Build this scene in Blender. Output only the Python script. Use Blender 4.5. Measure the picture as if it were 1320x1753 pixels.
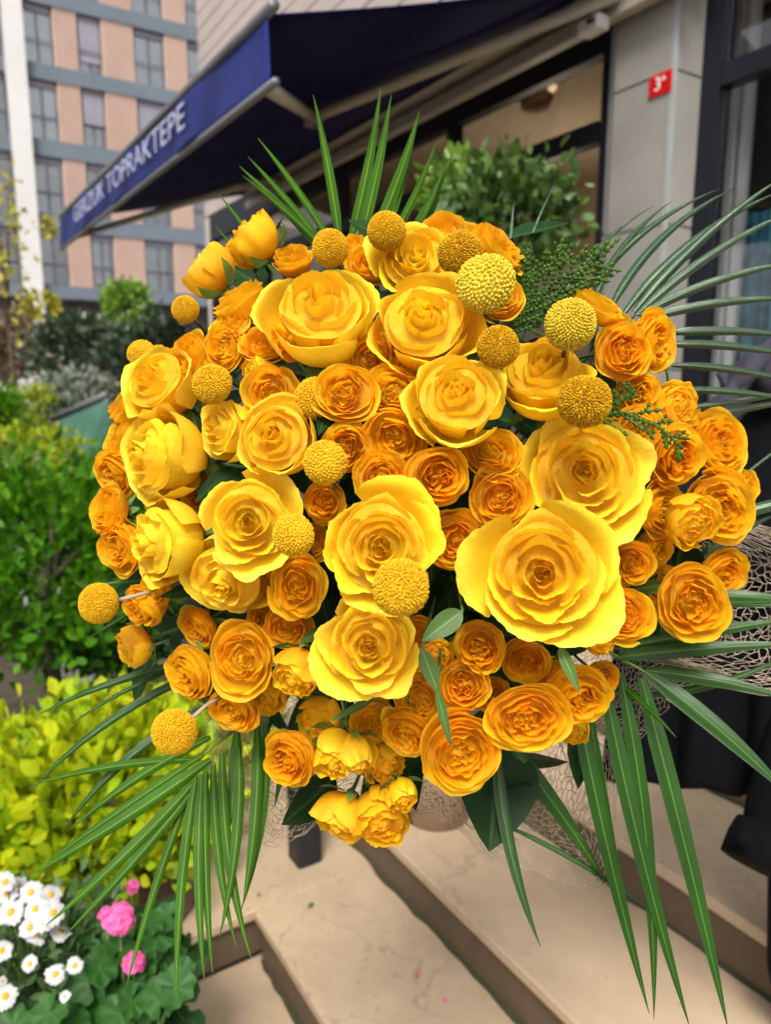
import bpy, bmesh, math, random
import numpy as np
from mathutils import Matrix, Vector

for o in list(bpy.data.objects): bpy.data.objects.remove(o)
SC = bpy.context.scene
COL = SC.collection
PI = math.pi

# ------------------------------------------------------------------ camera
PW, PH, FPX = 1320.0, 1753.0, 1266.0
CAMZ = 1.57
_y, _p = math.radians(32.0), math.radians(10.0)
FW = np.array([math.sin(_y)*math.cos(_p), math.cos(_y)*math.cos(_p), -math.sin(_p)])
RT = np.array([math.cos(_y), -math.sin(_y), 0.0])
UP = np.cross(RT, FW)
CP = np.array([0.0, 0.0, CAMZ])
cam = bpy.data.cameras.new('camera')
cam.sensor_fit = 'VERTICAL'; cam.sensor_height = 36.0; cam.sensor_width = 36.0*PW/PH
cam.lens = 36.0*FPX/PH
cam.clip_start = 0.02; cam.clip_end = 2000
cam.dof.use_dof = True; cam.dof.focus_distance = 0.545; cam.dof.aperture_fstop = 6.4
camo = bpy.data.objects.new('camera', cam); COL.objects.link(camo)
M4 = Matrix.Identity(4)
for i in range(3):
    M4[i][0], M4[i][1], M4[i][2], M4[i][3] = RT[i], UP[i], -FW[i], CP[i]
camo.matrix_world = M4
SC.camera = camo

def ray(px, py): return FW + RT*(px-PW/2)/FPX - UP*(py-PH/2)/FPX
def at(px, py, d): return CP + ray(px, py)*d           # d: metres along the viewing axis
def onx(px, py, X): r = ray(px, py); return CP + r*(X/r[0])
def ony(px, py, Y): r = ray(px, py); return CP + r*(Y/r[1])
def onz(px, py, Z): r = ray(px, py); return CP + r*((Z-CAMZ)/r[2])

# ------------------------------------------------------------------ sky, sun, exposure
SUN_EL, SUN_AZ = math.radians(52), math.radians(-142)   # azimuth from +Y, clockwise
w = bpy.data.worlds.new('World'); SC.world = w; w.use_nodes = True
nt = w.node_tree; bg = nt.nodes['Background']
sky = nt.nodes.new('ShaderNodeTexSky'); sky.sky_type = 'NISHITA'; sky.sun_disc = False
sky.sun_elevation = SUN_EL; sky.sun_rotation = SUN_AZ
sky.air_density = 1.0; sky.dust_density = 4.0; sky.ozone_density = 1.0
hs = nt.nodes.new('ShaderNodeHueSaturation'); hs.inputs['Saturation'].default_value = 0.18
nt.links.new(sky.outputs[0], hs.inputs['Color']); nt.links.new(hs.outputs[0], bg.inputs[0])
bg.inputs[1].default_value = 0.088
sun = bpy.data.lights.new('sun', 'SUN'); sun.energy = 1.5; sun.angle = math.radians(18); sun.color = (1, .96, .9)
suno = bpy.data.objects.new('sun', sun); COL.objects.link(suno)
sd = Vector((math.sin(SUN_AZ)*math.cos(SUN_EL), math.cos(SUN_AZ)*math.cos(SUN_EL), math.sin(SUN_EL)))
suno.rotation_euler = sd.to_track_quat('Z', 'Y').to_euler()
suno.location = (0, 0, 20)
SC.view_settings.view_transform = 'Standard'; SC.view_settings.look = 'None'
SC.view_settings.gamma = 1.0; SC.view_settings.use_curve_mapping = False
SC.view_settings.exposure = 1.44
SC.render.engine = 'CYCLES'
SC.cycles.max_bounces = 9; SC.cycles.diffuse_bounces = 6; SC.cycles.use_adaptive_sampling = True; SC.cycles.adaptive_threshold = .04; SC.cycles.caustics_reflective = False; SC.cycles.caustics_refractive = False; SC.cycles.use_denoising = True; SC.cycles.transparent_max_bounces = 12

# ------------------------------------------------------------------ helpers
rnd = random.Random(7)
def tag(o, label, cat, group=None, kind=None):
    o['label'] = label; o['category'] = cat
    if group: o['group'] = group
    if kind: o['kind'] = kind
    return o
def empty(name, loc, label=None, cat=None, group=None):
    o = bpy.data.objects.new(name, None); COL.objects.link(o); o.location = tuple(loc)
    o.empty_display_size = 0.02
    if label: tag(o, label, cat, group)
    return o
def link(name, me, mat=None, parent=None, loc=None):
    o = bpy.data.objects.new(name, me); COL.objects.link(o)
    if mat is not None and not me.materials: me.materials.append(mat)
    if parent is not None: o.parent = parent
    if loc is not None: o.location = tuple(loc)
    return o
def wlink(name, me, mat, parent):          # mesh is in world space; parent is an Empty with plain translation
    o = link(name, me, mat, parent)
    if parent is not None: o.matrix_parent_inverse = Matrix.Translation(parent.location).inverted()
    return o
def mesh(name, V, F, smooth=False, uv=None):
    me = bpy.data.meshes.new(name)
    me.from_pydata([tuple(map(float, v)) for v in V], [], F)
    if smooth: me.polygons.foreach_set('use_smooth', [True]*len(me.polygons))
    if uv is not None:
        l = me.uv_layers.new(name='UVMap')
        idx = np.zeros(len(me.loops), dtype=np.int32); me.loops.foreach_get('vertex_index', idx)
        l.data.foreach_set('uv', np.asarray(uv, dtype=np.float32)[idx].ravel())
    me.update(); return me
def grid_faces(nu, nv, off=0, closed=False):
    F = []
    for i in range(nu if closed else nu-1):
        for j in range(nv-1):
            a = off+i*nv+j; b = off+((i+1) % nu)*nv+j
            F.append((a, b, b+1, a+1))
    return F
class MB:
    def __init__(s): s.V = []; s.F = []; s.S = []
    def add(s, V, F, sm=False):
        n = len(s.V); s.V += [tuple(map(float, v)) for v in V]; s.F += [tuple(i+n for i in f) for f in F]; s.S += [sm]*len(F)
    def box(s, a, b):
        x0, y0, z0 = a; x1, y1, z1 = b
        s.add([(x0,y0,z0),(x1,y0,z0),(x1,y1,z0),(x0,y1,z0),(x0,y0,z1),(x1,y0,z1),(x1,y1,z1),(x0,y1,z1)],
              [(0,3,2,1),(4,5,6,7),(0,1,5,4),(1,2,6,5),(2,3,7,6),(3,0,4,7)])
    def tube(s, pts, rad, n=6, cap=True):
        pts = [np.array(p, float) for p in pts]; k = len(pts)
        if not hasattr(rad, '__len__'): rad = [rad]*k
        V = []; ref = None
        for i, p in enumerate(pts):
            t = pts[min(i+1, k-1)]-pts[max(i-1, 0)]; t = t/(np.linalg.norm(t)+1e-12)
            if ref is None:
                ref = np.cross(t, [0, 0, 1.0]); 
                if np.linalg.norm(ref) < .1: ref = np.cross(t, [1.0, 0, 0])
            ref = ref-t*(ref@t); ref = ref/(np.linalg.norm(ref)+1e-12); b = np.cross(t, ref)
            for a in range(n):
                c = 2*PI*a/n; V.append(p+rad[i]*(ref*math.cos(c)+b*math.sin(c)))
        F = []
        for i in range(k-1):
            for a in range(n):
                F.append((i*n+a, i*n+(a+1) % n, (i+1)*n+(a+1) % n, (i+1)*n+a))
        if cap: F.append(tuple(range(n))[::-1]); F.append(tuple((k-1)*n+a for a in range(n)))
        s.add(V, F, True)
    def lathe(s, prof, n=20, c=(0,0,0)):
        V = []; 
        for (r, z) in prof:
            for a in range(n): V.append((c[0]+r*math.cos(2*PI*a/n), c[1]+r*math.sin(2*PI*a/n), c[2]+z))
        F = []
        for i in range(len(prof)-1):
            for a in range(n): F.append((i*n+a, i*n+(a+1) % n, (i+1)*n+(a+1) % n, (i+1)*n+a))
        F.append(tuple(range(n))[::-1]); F.append(tuple((len(prof)-1)*n+a for a in range(n)))
        s.add(V, F, True)
    def mesh(s, name):
        me = mesh(name, s.V, s.F); me.polygons.foreach_set('use_smooth', s.S); return me
    def build(s, name, mat, parent=None, bevel=0):
        o = wlink(name, s.mesh(name), mat, parent)
        if bevel:
            m = o.modifiers.new('bevel', 'BEVEL'); m.width = bevel; m.segments = 2; m.limit_method = 'ANGLE'
        return o
def boxo(name, a, b, mat, parent=None, bevel=0):
    m = MB(); m.box(a, b); return m.build(name, mat, parent, bevel)
def struct(o): o['kind'] = 'structure'; return o

# ------------------------------------------------------------------ materials
def newmat(name):
    m = bpy.data.materials.new(name); m.use_nodes = True
    t = m.node_tree; p = t.nodes['Principled BSDF']; return m, t, p
def N(t, typ, **kw):
    n = t.nodes.new(typ)
    for k, v in kw.items(): setattr(n, k, v)
    return n
def mix(t, fac, a, b, blend='MIX'):
    n = N(t, 'ShaderNodeMix', data_type='RGBA', blend_type=blend)
    for sock, val in ((n.inputs[0], fac), (n.inputs[6], a), (n.inputs[7], b)):
        if hasattr(val, 'is_linked') or hasattr(val, 'links'): t.links.new(val, sock)
        elif isinstance(val, (int, float)): sock.default_value = val
        else: sock.default_value = (*val[:3], 1)
    return n.outputs[2]
def plain(name, c, rough=.6, var=.25, scale=8, spec=.4, bump=0, bscale=60, metal=0, c2=None, detail=6, coords='Object'):
    m, t, p = newmat(name)
    tc = N(t, 'ShaderNodeTexCoord'); no = N(t, 'ShaderNodeTexNoise'); no.inputs['Scale'].default_value = scale; no.inputs['Detail'].default_value = detail
    t.links.new(tc.outputs[coords], no.inputs['Vector'])
    c2 = c2 or tuple(x*(1-var) for x in c)
    mr = N(t, 'ShaderNodeMapRange'); mr.inputs[1].default_value = .35; mr.inputs[2].default_value = .65
    t.links.new(no.outputs[0], mr.inputs[0])
    t.links.new(mix(t, mr.outputs[0], c, c2), p.inputs['Base Color'])
    p.inputs['Roughness'].default_value = rough; p.inputs['Specular IOR Level'].default_value = spec; p.inputs['Metallic'].default_value = metal
    if bump:
        nb = N(t, 'ShaderNodeTexNoise'); nb.inputs['Scale'].default_value = bscale; nb.inputs['Detail'].default_value = 4
        t.links.new(tc.outputs[coords], nb.inputs['Vector'])
        b = N(t, 'ShaderNodeBump'); b.inputs['Strength'].default_value = bump; b.inputs['Distance'].default_value = .01
        t.links.new(nb.outputs[0], b.inputs['Height']); t.links.new(b.outputs[0], p.inputs['Normal'])
    return m
def petal_mat(name, base, rim, tr=.32, rough=.5):
    m, t, p = newmat(name)
    uv = N(t, 'ShaderNodeUVMap'); sx = N(t, 'ShaderNodeSeparateXYZ'); t.links.new(uv.outputs[0], sx.inputs[0])
    mr = N(t, 'ShaderNodeMapRange'); mr.interpolation_type = 'SMOOTHSTEP'
    mr.inputs[1].default_value = .25; mr.inputs[2].default_value = .95; t.links.new(sx.outputs[1], mr.inputs[0])
    col = mix(t, mr.outputs[0], base, rim)
    tc = N(t, 'ShaderNodeTexCoord'); no = N(t, 'ShaderNodeTexNoise'); no.inputs['Scale'].default_value = 1.6; no.inputs['Detail'].default_value = 5
    t.links.new(tc.outputs['Object'], no.inputs['Vector'])
    m2 = N(t, 'ShaderNodeMapRange'); m2.inputs[1].default_value = .3; m2.inputs[2].default_value = .7; m2.inputs[3].default_value = .84; m2.inputs[4].default_value = 1.08
    t.links.new(no.outputs[0], m2.inputs[0])
    oi = N(t, 'ShaderNodeObjectInfo')
    m3 = N(t, 'ShaderNodeMapRange'); m3.inputs[3].default_value = .488; m3.inputs[4].default_value = .508; t.links.new(oi.outputs['Random'], m3.inputs[0])
    h = N(t, 'ShaderNodeHueSaturation'); t.links.new(col, h.inputs['Color']); t.links.new(m3.outputs[0], h.inputs['Hue']); t.links.new(m2.outputs[0], h.inputs['Value'])
    # veins: noise stretched along the petal
    mp = N(t, 'ShaderNodeMapping'); mp.inputs['Scale'].default_value = (26, 2.2, 1); t.links.new(uv.outputs[0], mp.inputs[0])
    nv = N(t, 'ShaderNodeTexNoise'); nv.inputs['Scale'].default_value = 2.2; nv.inputs['Detail'].default_value = 3; t.links.new(mp.outputs[0], nv.inputs['Vector'])
    b = N(t, 'ShaderNodeBump'); b.inputs['Strength'].default_value = .32; b.inputs['Distance'].default_value = .0012
    t.links.new(nv.outputs[0], b.inputs['Height'])
    mvv = N(t, 'ShaderNodeMapRange'); mvv.inputs[1].default_value = .3; mvv.inputs[2].default_value = .7; mvv.inputs[3].default_value = .94; mvv.inputs[4].default_value = 1.05
    t.links.new(nv.outputs[0], mvv.inputs[0]); mm_ = N(t, 'ShaderNodeMath', operation='MULTIPLY'); t.links.new(m2.outputs[0], mm_.inputs[0]); t.links.new(mvv.outputs[0], mm_.inputs[1])
    t.links.new(mm_.outputs[0], h.inputs['Value'])
    p.inputs['Roughness'].default_value = rough; p.inputs['Specular IOR Level'].default_value = .28
    t.links.new(h.outputs[0], p.inputs['Base Color']); t.links.new(b.outputs[0], p.inputs['Normal'])
    tl = N(t, 'ShaderNodeBsdfTranslucent'); t.links.new(h.outputs[0], tl.inputs[0]); t.links.new(b.outputs[0], tl.inputs['Normal'])
    ms = N(t, 'ShaderNodeMixShader'); ms.inputs[0].default_value = tr
    t.links.new(p.outputs[0], ms.inputs[1]); t.links.new(tl.outputs[0], ms.inputs[2])
    t.links.new(ms.outputs[0], t.nodes['Material Output'].inputs[0])
    return m
def leaf_mat(name, c1, c2, rough=.4, tr=.25, spec=.5, stripes=False, mid=None):
    m, t, p = newmat(name)
    ge = N(t, 'ShaderNodeNewGeometry')
    col = mix(t, ge.outputs['Random Per Island'], c1, c2)
    uv = N(t, 'ShaderNodeUVMap')
    if mid:
        sx = N(t, 'ShaderNodeSeparateXYZ'); t.links.new(uv.outputs[0], sx.inputs[0])
        ab = N(t, 'ShaderNodeMath', operation='ABSOLUTE'); t.links.new(sx.outputs[0], ab.inputs[0])
        mr = N(t, 'ShaderNodeMapRange'); mr.inputs[1].default_value = .02; mr.inputs[2].default_value = .13; mr.inputs[3].default_value = 1; mr.inputs[4].default_value = 0
        t.links.new(ab.outputs[0], mr.inputs[0]); col = mix(t, mr.outputs[0], col, mid)
    tc = N(t, 'ShaderNodeTexCoord'); no = N(t, 'ShaderNodeTexNoise'); no.inputs['Scale'].default_value = 14
    t.links.new(tc.outputs['Object'], no.inputs['Vector'])
    m2 = N(t, 'ShaderNodeMapRange'); m2.inputs[1].default_value = .3; m2.inputs[2].default_value = .7; m2.inputs[3].default_value = .75; m2.inputs[4].default_value = 1.15
    t.links.new(no.outputs[0], m2.inputs[0])
    h = N(t, 'ShaderNodeHueSaturation'); t.links.new(col, h.inputs['Color']); t.links.new(m2.outputs[0], h.inputs['Value'])
    p.inputs['Roughness'].default_value = rough; p.inputs['Specular IOR Level'].default_value = spec
    t.links.new(h.outputs[0], p.inputs['Base Color'])
    if stripes:
        mp = N(t, 'ShaderNodeMapping'); mp.inputs['Scale'].default_value = (14, .6, 1); t.links.new(uv.outputs[0], mp.inputs[0])
        nv = N(t, 'ShaderNodeTexNoise'); nv.inputs['Scale'].default_value = 1.5; t.links.new(mp.outputs[0], nv.inputs['Vector'])
        b = N(t, 'ShaderNodeBump'); b.inputs['Strength'].default_value = .4; b.inputs['Distance'].default_value = .0008
        t.links.new(nv.outputs[0], b.inputs['Height']); t.links.new(b.outputs[0], p.inputs['Normal'])
    tl = N(t, 'ShaderNodeBsdfTranslucent'); t.links.new(h.outputs[0], tl.inputs[0])
    ms = N(t, 'ShaderNodeMixShader'); ms.inputs[0].default_value = tr
    t.links.new(p.outputs[0], ms.inputs[1]); t.links.new(tl.outputs[0], ms.inputs[2])
    t.links.new(ms.outputs[0], t.nodes['Material Output'].inputs[0])
    return m
def glass_mat(name, tint=(.8,.85,.85), gloss=.18, trans=.8):
    m, t, p = newmat(name); t.nodes.remove(p)
    tr = N(t, 'ShaderNodeBsdfTransparent'); tr.inputs[0].default_value = (*[x*trans for x in tint], 1)
    gl = N(t, 'ShaderNodeBsdfGlossy'); gl.inputs['Roughness'].default_value = .02
    lw = N(t, 'ShaderNodeLayerWeight'); lw.inputs[0].default_value = .25
    mr = N(t, 'ShaderNodeMapRange'); mr.inputs[3].default_value = gloss*.4; mr.inputs[4].default_value = min(1, gloss*3)
    t.links.new(lw.outputs['Fresnel'], mr.inputs[0])
    ms = N(t, 'ShaderNodeMixShader'); t.links.new(mr.outputs[0], ms.inputs[0]); t.links.new(tr.outputs[0], ms.inputs[1]); t.links.new(gl.outputs[0], ms.inputs[2])
    t.links.new(ms.outputs[0], t.nodes['Material Output'].inputs[0]); return m
def emit_mat(name, c, s):
    m, t, p = newmat(name); p.inputs['Emission Color'].default_value = (*c, 1); p.inputs['Emission Strength'].default_value = s; p.inputs['Base Color'].default_value = (*c, 1); return m
def marble_mat(name, c, c2, vein):
    m, t, p = newmat(name)
    tc = N(t, 'ShaderNodeTexCoord')
    n1 = N(t, 'ShaderNodeTexNoise'); n1.inputs['Scale'].default_value = 3.5; n1.inputs['Detail'].default_value = 9; n1.inputs['Roughness'].default_value = .62
    n1.inputs['Distortion'].default_value = .8
    n2 = N(t, 'ShaderNodeTexNoise'); n2.inputs['Scale'].default_value = 2.2; n2.inputs['Detail'].default_value = 5
    vo = N(t, 'ShaderNodeTexVoronoi', feature='DISTANCE_TO_EDGE'); vo.inputs['Scale'].default_value = 3.4
    ad = N(t, 'ShaderNodeVectorMath', operation='ADD'); sc = N(t, 'ShaderNodeVectorMath', operation='SCALE'); sc.inputs['Scale'].default_value = .35
    n3 = N(t, 'ShaderNodeTexNoise'); n3.inputs['Scale'].default_value = 5; n3.inputs['Detail'].default_value = 6
    for n in (n1, n2, n3): t.links.new(tc.outputs['Object'], n.inputs['Vector'])
    t.links.new(n3.outputs['Color'], sc.inputs[0]); t.links.new(tc.outputs['Object'], ad.inputs[0]); t.links.new(sc.outputs[0], ad.inputs[1]); t.links.new(ad.outputs[0], vo.inputs['Vector'])
    mr = N(t, 'ShaderNodeMapRange'); mr.inputs[1].default_value = .3; mr.inputs[2].default_value = .7; t.links.new(n1.outputs[0], mr.inputs[0])
    col = mix(t, mr.outputs[0], c, c2)
    mv = N(t, 'ShaderNodeMapRange'); mv.inputs[1].default_value = 0; mv.inputs[2].default_value = .016; mv.inputs[3].default_value = .42; mv.inputs[4].default_value = 0
    t.links.new(vo.outputs['Distance'], mv.inputs[0])
    mk = N(t, 'ShaderNodeMapRange'); mk.inputs[1].default_value = .5; mk.inputs[2].default_value = .62; t.links.new(n2.outputs[0], mk.inputs[0])
    mu = N(t, 'ShaderNodeMath', operation='MULTIPLY'); t.links.new(mv.outputs[0], mu.inputs[0]); t.links.new(mk.outputs[0], mu.inputs[1])
    col = mix(t, mu.outputs[0], col, vein)
    n4 = N(t, 'ShaderNodeTexNoise'); n4.inputs['Scale'].default_value = 70; n4.inputs['Detail'].default_value = 3; t.links.new(tc.outputs['Object'], n4.inputs['Vector'])
    m4 = N(t, 'ShaderNodeMapRange'); m4.inputs[1].default_value = .62; m4.inputs[2].default_value = .75; m4.inputs[4].default_value = .35; t.links.new(n4.outputs[0], m4.inputs[0])
    col = mix(t, m4.outputs[0], col, vein)
    n5 = N(t, 'ShaderNodeTexNoise'); n5.inputs['Scale'].default_value = 1.3; n5.inputs['Detail'].default_value = 10; n5.inputs['Roughness'].default_value = .7; t.links.new(tc.outputs['Object'], n5.inputs['Vector'])
    m5 = N(t, 'ShaderNodeMapRange'); m5.inputs[1].default_value = .5; m5.inputs[2].default_value = .68; m5.inputs[4].default_value = .38; t.links.new(n5.outputs[0], m5.inputs[0])
    col = mix(t, m5.outputs[0], col, tuple(x*.45 for x in c))
    t.links.new(col, p.inputs['Base Color']); p.inputs['Roughness'].default_value = .55; p.inputs['Specular IOR Level'].default_value = .3
    b = N(t, 'ShaderNodeBump'); b.inputs['Strength'].default_value = .25; b.inputs['Distance'].default_value = .004
    t.links.new(n1.outputs[0], b.inputs['Height']); t.links.new(b.outputs[0], p.inputs['Normal'])
    return m

MT = {}
MT['yellow'] = petal_mat('yellow_petal', (.94, .59, .010), (.95, .65, .022))
MT['yellow_heart'] = petal_mat('yellow_heart_petal', (.95, .64, .012), (.95, .67, .020), tr=.58)
MT['pale'] = petal_mat('pale_yellow_petal', (.93, .62, .012), (.94, .69, .040))
MT['orange'] = petal_mat('orange_petal', (.95, .53, .009), (.95, .57, .015), tr=.56)
MT['orange_out'] = petal_mat('golden_orange_petal', (.95, .55, .011), (.95, .60, .019), tr=.52)
MT['orange_heart'] = petal_mat('deep_orange_petal', (.95, .51, .007), (.95, .55, .013), tr=.62)
MT['bud'] = petal_mat('bud_petal', (.94, .58, .010), (.95, .62, .018))
MT['calyx'] = leaf_mat('calyx_green', (.10, .20, .03), (.18, .28, .05), rough=.5)
MT['stem'] = plain('stem_green', (.05, .12, .025), .5, .4, 30)
MT['crasstem'] = plain('craspedia_stem', (.16, .13, .06), .6, .4, 60)
MT['crasstem_pale'] = plain('craspedia_pale_stem', (.38, .30, .20), .6, .4, 60)
MT['cras'] = leaf_mat('craspedia_floret', (.60, .33, .006), (.78, .47, .012), rough=.8, tr=.15, spec=.2)
MT['cras_pale'] = leaf_mat('craspedia_pale_floret', (.60, .43, .02), (.74, .56, .05), rough=.8, tr=.15, spec=.2)
MT['cras_dark'] = leaf_mat('craspedia_ochre_floret', (.42, .20, .003), (.70, .40, .006), rough=.8, tr=.15, spec=.2)
MT['palm'] = leaf_mat('palm_leaflet', (.008, .040, .002), (.018, .066, .003), rough=.22, tr=.12, spec=.32, stripes=True, mid=(.07, .16, .02))
MT['palm_matte'] = leaf_mat('soft_palm_leaflet', (.020, .070, .003), (.040, .108, .005), rough=.45, tr=.25, spec=.06, stripes=True, mid=(.14, .26, .03))
MT['palm_dark'] = leaf_mat('dark_palm_leaflet', (.010, .042, .010), (.020, .065, .014), rough=.16, tr=.10, spec=.9, stripes=True, mid=(.08, .16, .06))
MT['palm_young'] = leaf_mat('fresh_palm_leaflet', (.024, .090, .003), (.050, .135, .005), rough=.38, tr=.28, spec=.16, stripes=True, mid=(.15, .28, .04))
MT['salal'] = leaf_mat('dark_leaf', (.005, .022, .005), (.011, .038, .007), rough=.5, tr=.04, spec=.10, mid=(.035, .075, .018))
MT['freshleaf'] = leaf_mat('fresh_leaf', (.045, .10, .018), (.075, .14, .028), rough=.45, tr=.2, spec=.2, mid=(.15, .22, .07))
MT['cedar'] = leaf_mat('cedar_scale', (.028, .075, .006), (.06, .125, .010), rough=.55, tr=.15, spec=.2)
MT['net'] = plain('sisal_net', (.52, .42, .30), .8, .3, 40)
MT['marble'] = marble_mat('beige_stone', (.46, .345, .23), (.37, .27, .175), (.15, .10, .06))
MT['riser'] = marble_mat('shaded_stone_riser', (.13, .088, .054), (.085, .058, .035), (.04, .028, .018))  # tread stone again, with the shade on the risers put into the colour

# ------------------------------------------------------------------ ground, steps
SOIL = plain('soil', (.06, .045, .03), .95, .5, 12, bump=.8, bscale=30)
PAVE = plain('street_paving', (.22, .205, .19), .85, .3, 1.2, bump=.2)
struct(boxo('ground', (-400, -300, -.30), (400, 600, -.02), PAVE))
steps = struct(empty('entrance_steps', (1.0, 1.5, 0)))
def slab(name, a, b, mat, parent=steps): return boxo(name, a, b, mat, parent, bevel=.005)
Y0, Y1 = -1.5, 12.0
slab('landing_slab', (-.9, Y0, -.05), (.665, 1.725, 0), MT['marble'])
def step(x0, x1, z, y0, y1):
    slab('tread', (x0-.018, y0, z-.03), (x1, y1, z), MT['marble'])
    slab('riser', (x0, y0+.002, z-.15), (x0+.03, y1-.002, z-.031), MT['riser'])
step(.665, 1.036, .15, Y0, 1.712)
slab('tread', (.40, 1.712, .12), (1.036, 2.95, .15), MT['marble'])
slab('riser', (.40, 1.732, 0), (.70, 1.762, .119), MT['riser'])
step(1.025, 1.41, .30, Y0, 2.95)
step(1.397, 1.80, .45, Y0, Y1)
step(1.78, 6.5, .60, Y0, Y1)
slab('kerb_slab', (.40, 2.952, .0), (1.40, 3.2, .30), MT['marble'])
DIRT = plain('joint_dirt', (.045, .035, .02), .95, .5, 40, c2=(.03, .04, .012))
def dirt(x, z, y0, y1, sg=-1):
    rg_ = random.Random(int(x*100)); V_ = []; n_ = 90
    for k in range(n_):
        y = y0+(y1-y0)*k/(n_-1); w_ = .006+.010*rg_.random()**2+.006*math.sin(y*7)**2
        V_ += [(x+.001, y, z+.006), (x-w_*.5, y, z+.003), (x-w_, y, z+.0006)]
    m_ = mesh('joint_dirt', V_, grid_faces(n_, 3), True); o = wlink('joint_dirt', m_, DIRT, steps); o['kind'] = 'stuff'
dirt(.665, 0, Y0, 1.7); dirt(1.025, .15, Y0, 2.9); dirt(1.397, .30, Y0, 2.9); dirt(1.78, .45, Y0, 6)
# garden bed beside the steps
bed = MB(); n = 40
BX = np.linspace(-3.2, .40, n); BY = np.linspace(1.76, 8.5, n)
V = [(x, y, .06+.05*math.sin(x*4+1)*math.sin(y*3)+.02*math.sin(x*17)*math.sin(y*13)) for x in BX for y in BY]
bed.add(V, grid_faces(n, n), True); bo = bed.build('garden_soil', SOIL); struct(bo)

# ------------------------------------------------------------------ bouquet: flower builders
BC = (690.0, 880.0)                                   # middle of the dome in the photo
HUB = at(770, 930, .93)                               # where all stems are tied
def dome(px, py):
    r = min(.97, math.hypot((px-BC[0])/640, (py-BC[1])/640))
    return .520 + .20*(1-math.sqrt(1-r*r))
def bez(P, w):
    a, b, c, d = [np.array(q, float) for q in P]
    w = w[..., None]
    return a*(1-w)**3+3*b*w*(1-w)**2+3*c*w*w*(1-w)+d*w**3
def petal_mesh(name, phi, hw, P, dip=.3, pw=2.6, spiral=.03, rip=.02, fine=.008, nu=17, nv=11, rg=rnd, tipz=0, fold=0, off=0, tilt=0, tip=0):
    u = np.linspace(-1, 1, nu)[:, None]*np.ones((1, nv)); v = np.ones((nu, 1))*np.linspace(0, 1, nv)[None, :]**.85
    ph = [rg.uniform(0, 6.28) for _ in range(10)]
    sk = rg.uniform(-.25, .25)
    vm = 1-dip*np.abs(u+sk*(1-u*u)*.5)**pw+.025*np.sin(u*4+ph[0])
    ww = v*vm
    rz = bez(P, ww); r = rz[..., 0]; z = rz[..., 1]
    ang = phi+u*hw*(.6+.4*np.sqrt(ww))
    k = v**2.5
    wav = np.sin(u*4.2+ph[1])+.6*np.sin(u*8.5+ph[2]); wz = np.sin(u*3.7+ph[3])+.6*np.sin(u*9+ph[4])
    fn = np.sin(u*24+ph[5])+np.sin(u*37+ph[6])
    r = r*(1+spiral*u)+rip*k*wav+fine*v**7*fn
    z = z+rip*.8*k*wz+fine*.8*v**7*(np.sin(u*29+ph[7])+np.sin(u*19+ph[8]))+tipz*v*v
    if fold: r = r+fold*k*np.exp(-((u-sk)/.22)**2)
    if tip:
        g = np.exp(-((u-sk*.6)/.30)**2)*v**4; r = r+tip*g; z = z+tip*.3*g
    oa = rg.uniform(0, 6.28); ov = off*rg.random()
    z = z+tilt*rg.uniform(-1, 1)*v*u
    X = np.stack([r*np.cos(ang)+ov*math.cos(oa)*v, r*np.sin(ang)+ov*math.sin(oa)*v, z], -1)
    uv = np.stack([u, v], -1).reshape(-1, 2)
    return mesh(name, X.reshape(-1, 3), grid_faces(nu, nv), True, uv)
def join_data(meshes, name):
    V = []; F = []; UV = []
    for me in meshes:
        n = len(V); V += [tuple(v.co) for v in me.vertices]; F += [tuple(i+n for i in p.vertices) for p in me.polygons]
        uv = [None]*len(me.vertices); l = me.uv_layers[0].data
        for lp in me.loops: uv[lp.vertex_index] = tuple(l[lp.index].uv)
        UV += uv; bpy.data.meshes.remove(me)
    return mesh(name, V, F, True, UV)
def sepal_mesh(phi, R, H, rg, droop, closed=False):
    nu, nv = 5, 9; V = []; UV = []
    L = rg.uniform(.85, 1.15)
    for i in range(nu):
        for j in range(nv):
            u = -1+2*i/(nu-1); s = j/(nv-1)
            wdt = .17*R*math.sin(PI*min(1, .18+.82*(1-s)))**.7*(1-s**3)+.004
            r = .13*R+R*(.62*math.sin(s*1.5)+.30*droop*s*s); z = (-.02+L*(.75-.55*droop)*s*s*H*.8+.05*s)
            r += abs(u)*.03*R
            if closed: r = (.16+1.02*(1-(1-s)**2.4)+.25*droop*s**3)*R; z = H*.46*s**1.7-.04; wdt *= 1.35
            else: r = (.13+.75*s)*R; z = -.10*s-.25*droop*s*s
            t = wdt*u
            V.append((r*math.cos(phi)-t*math.sin(phi), r*math.sin(phi)+t*math.cos(phi), z)); UV.append((u, s))
    return mesh('sepal', V, grid_faces(nu, nv), True, UV)
ROSES = {}
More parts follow.
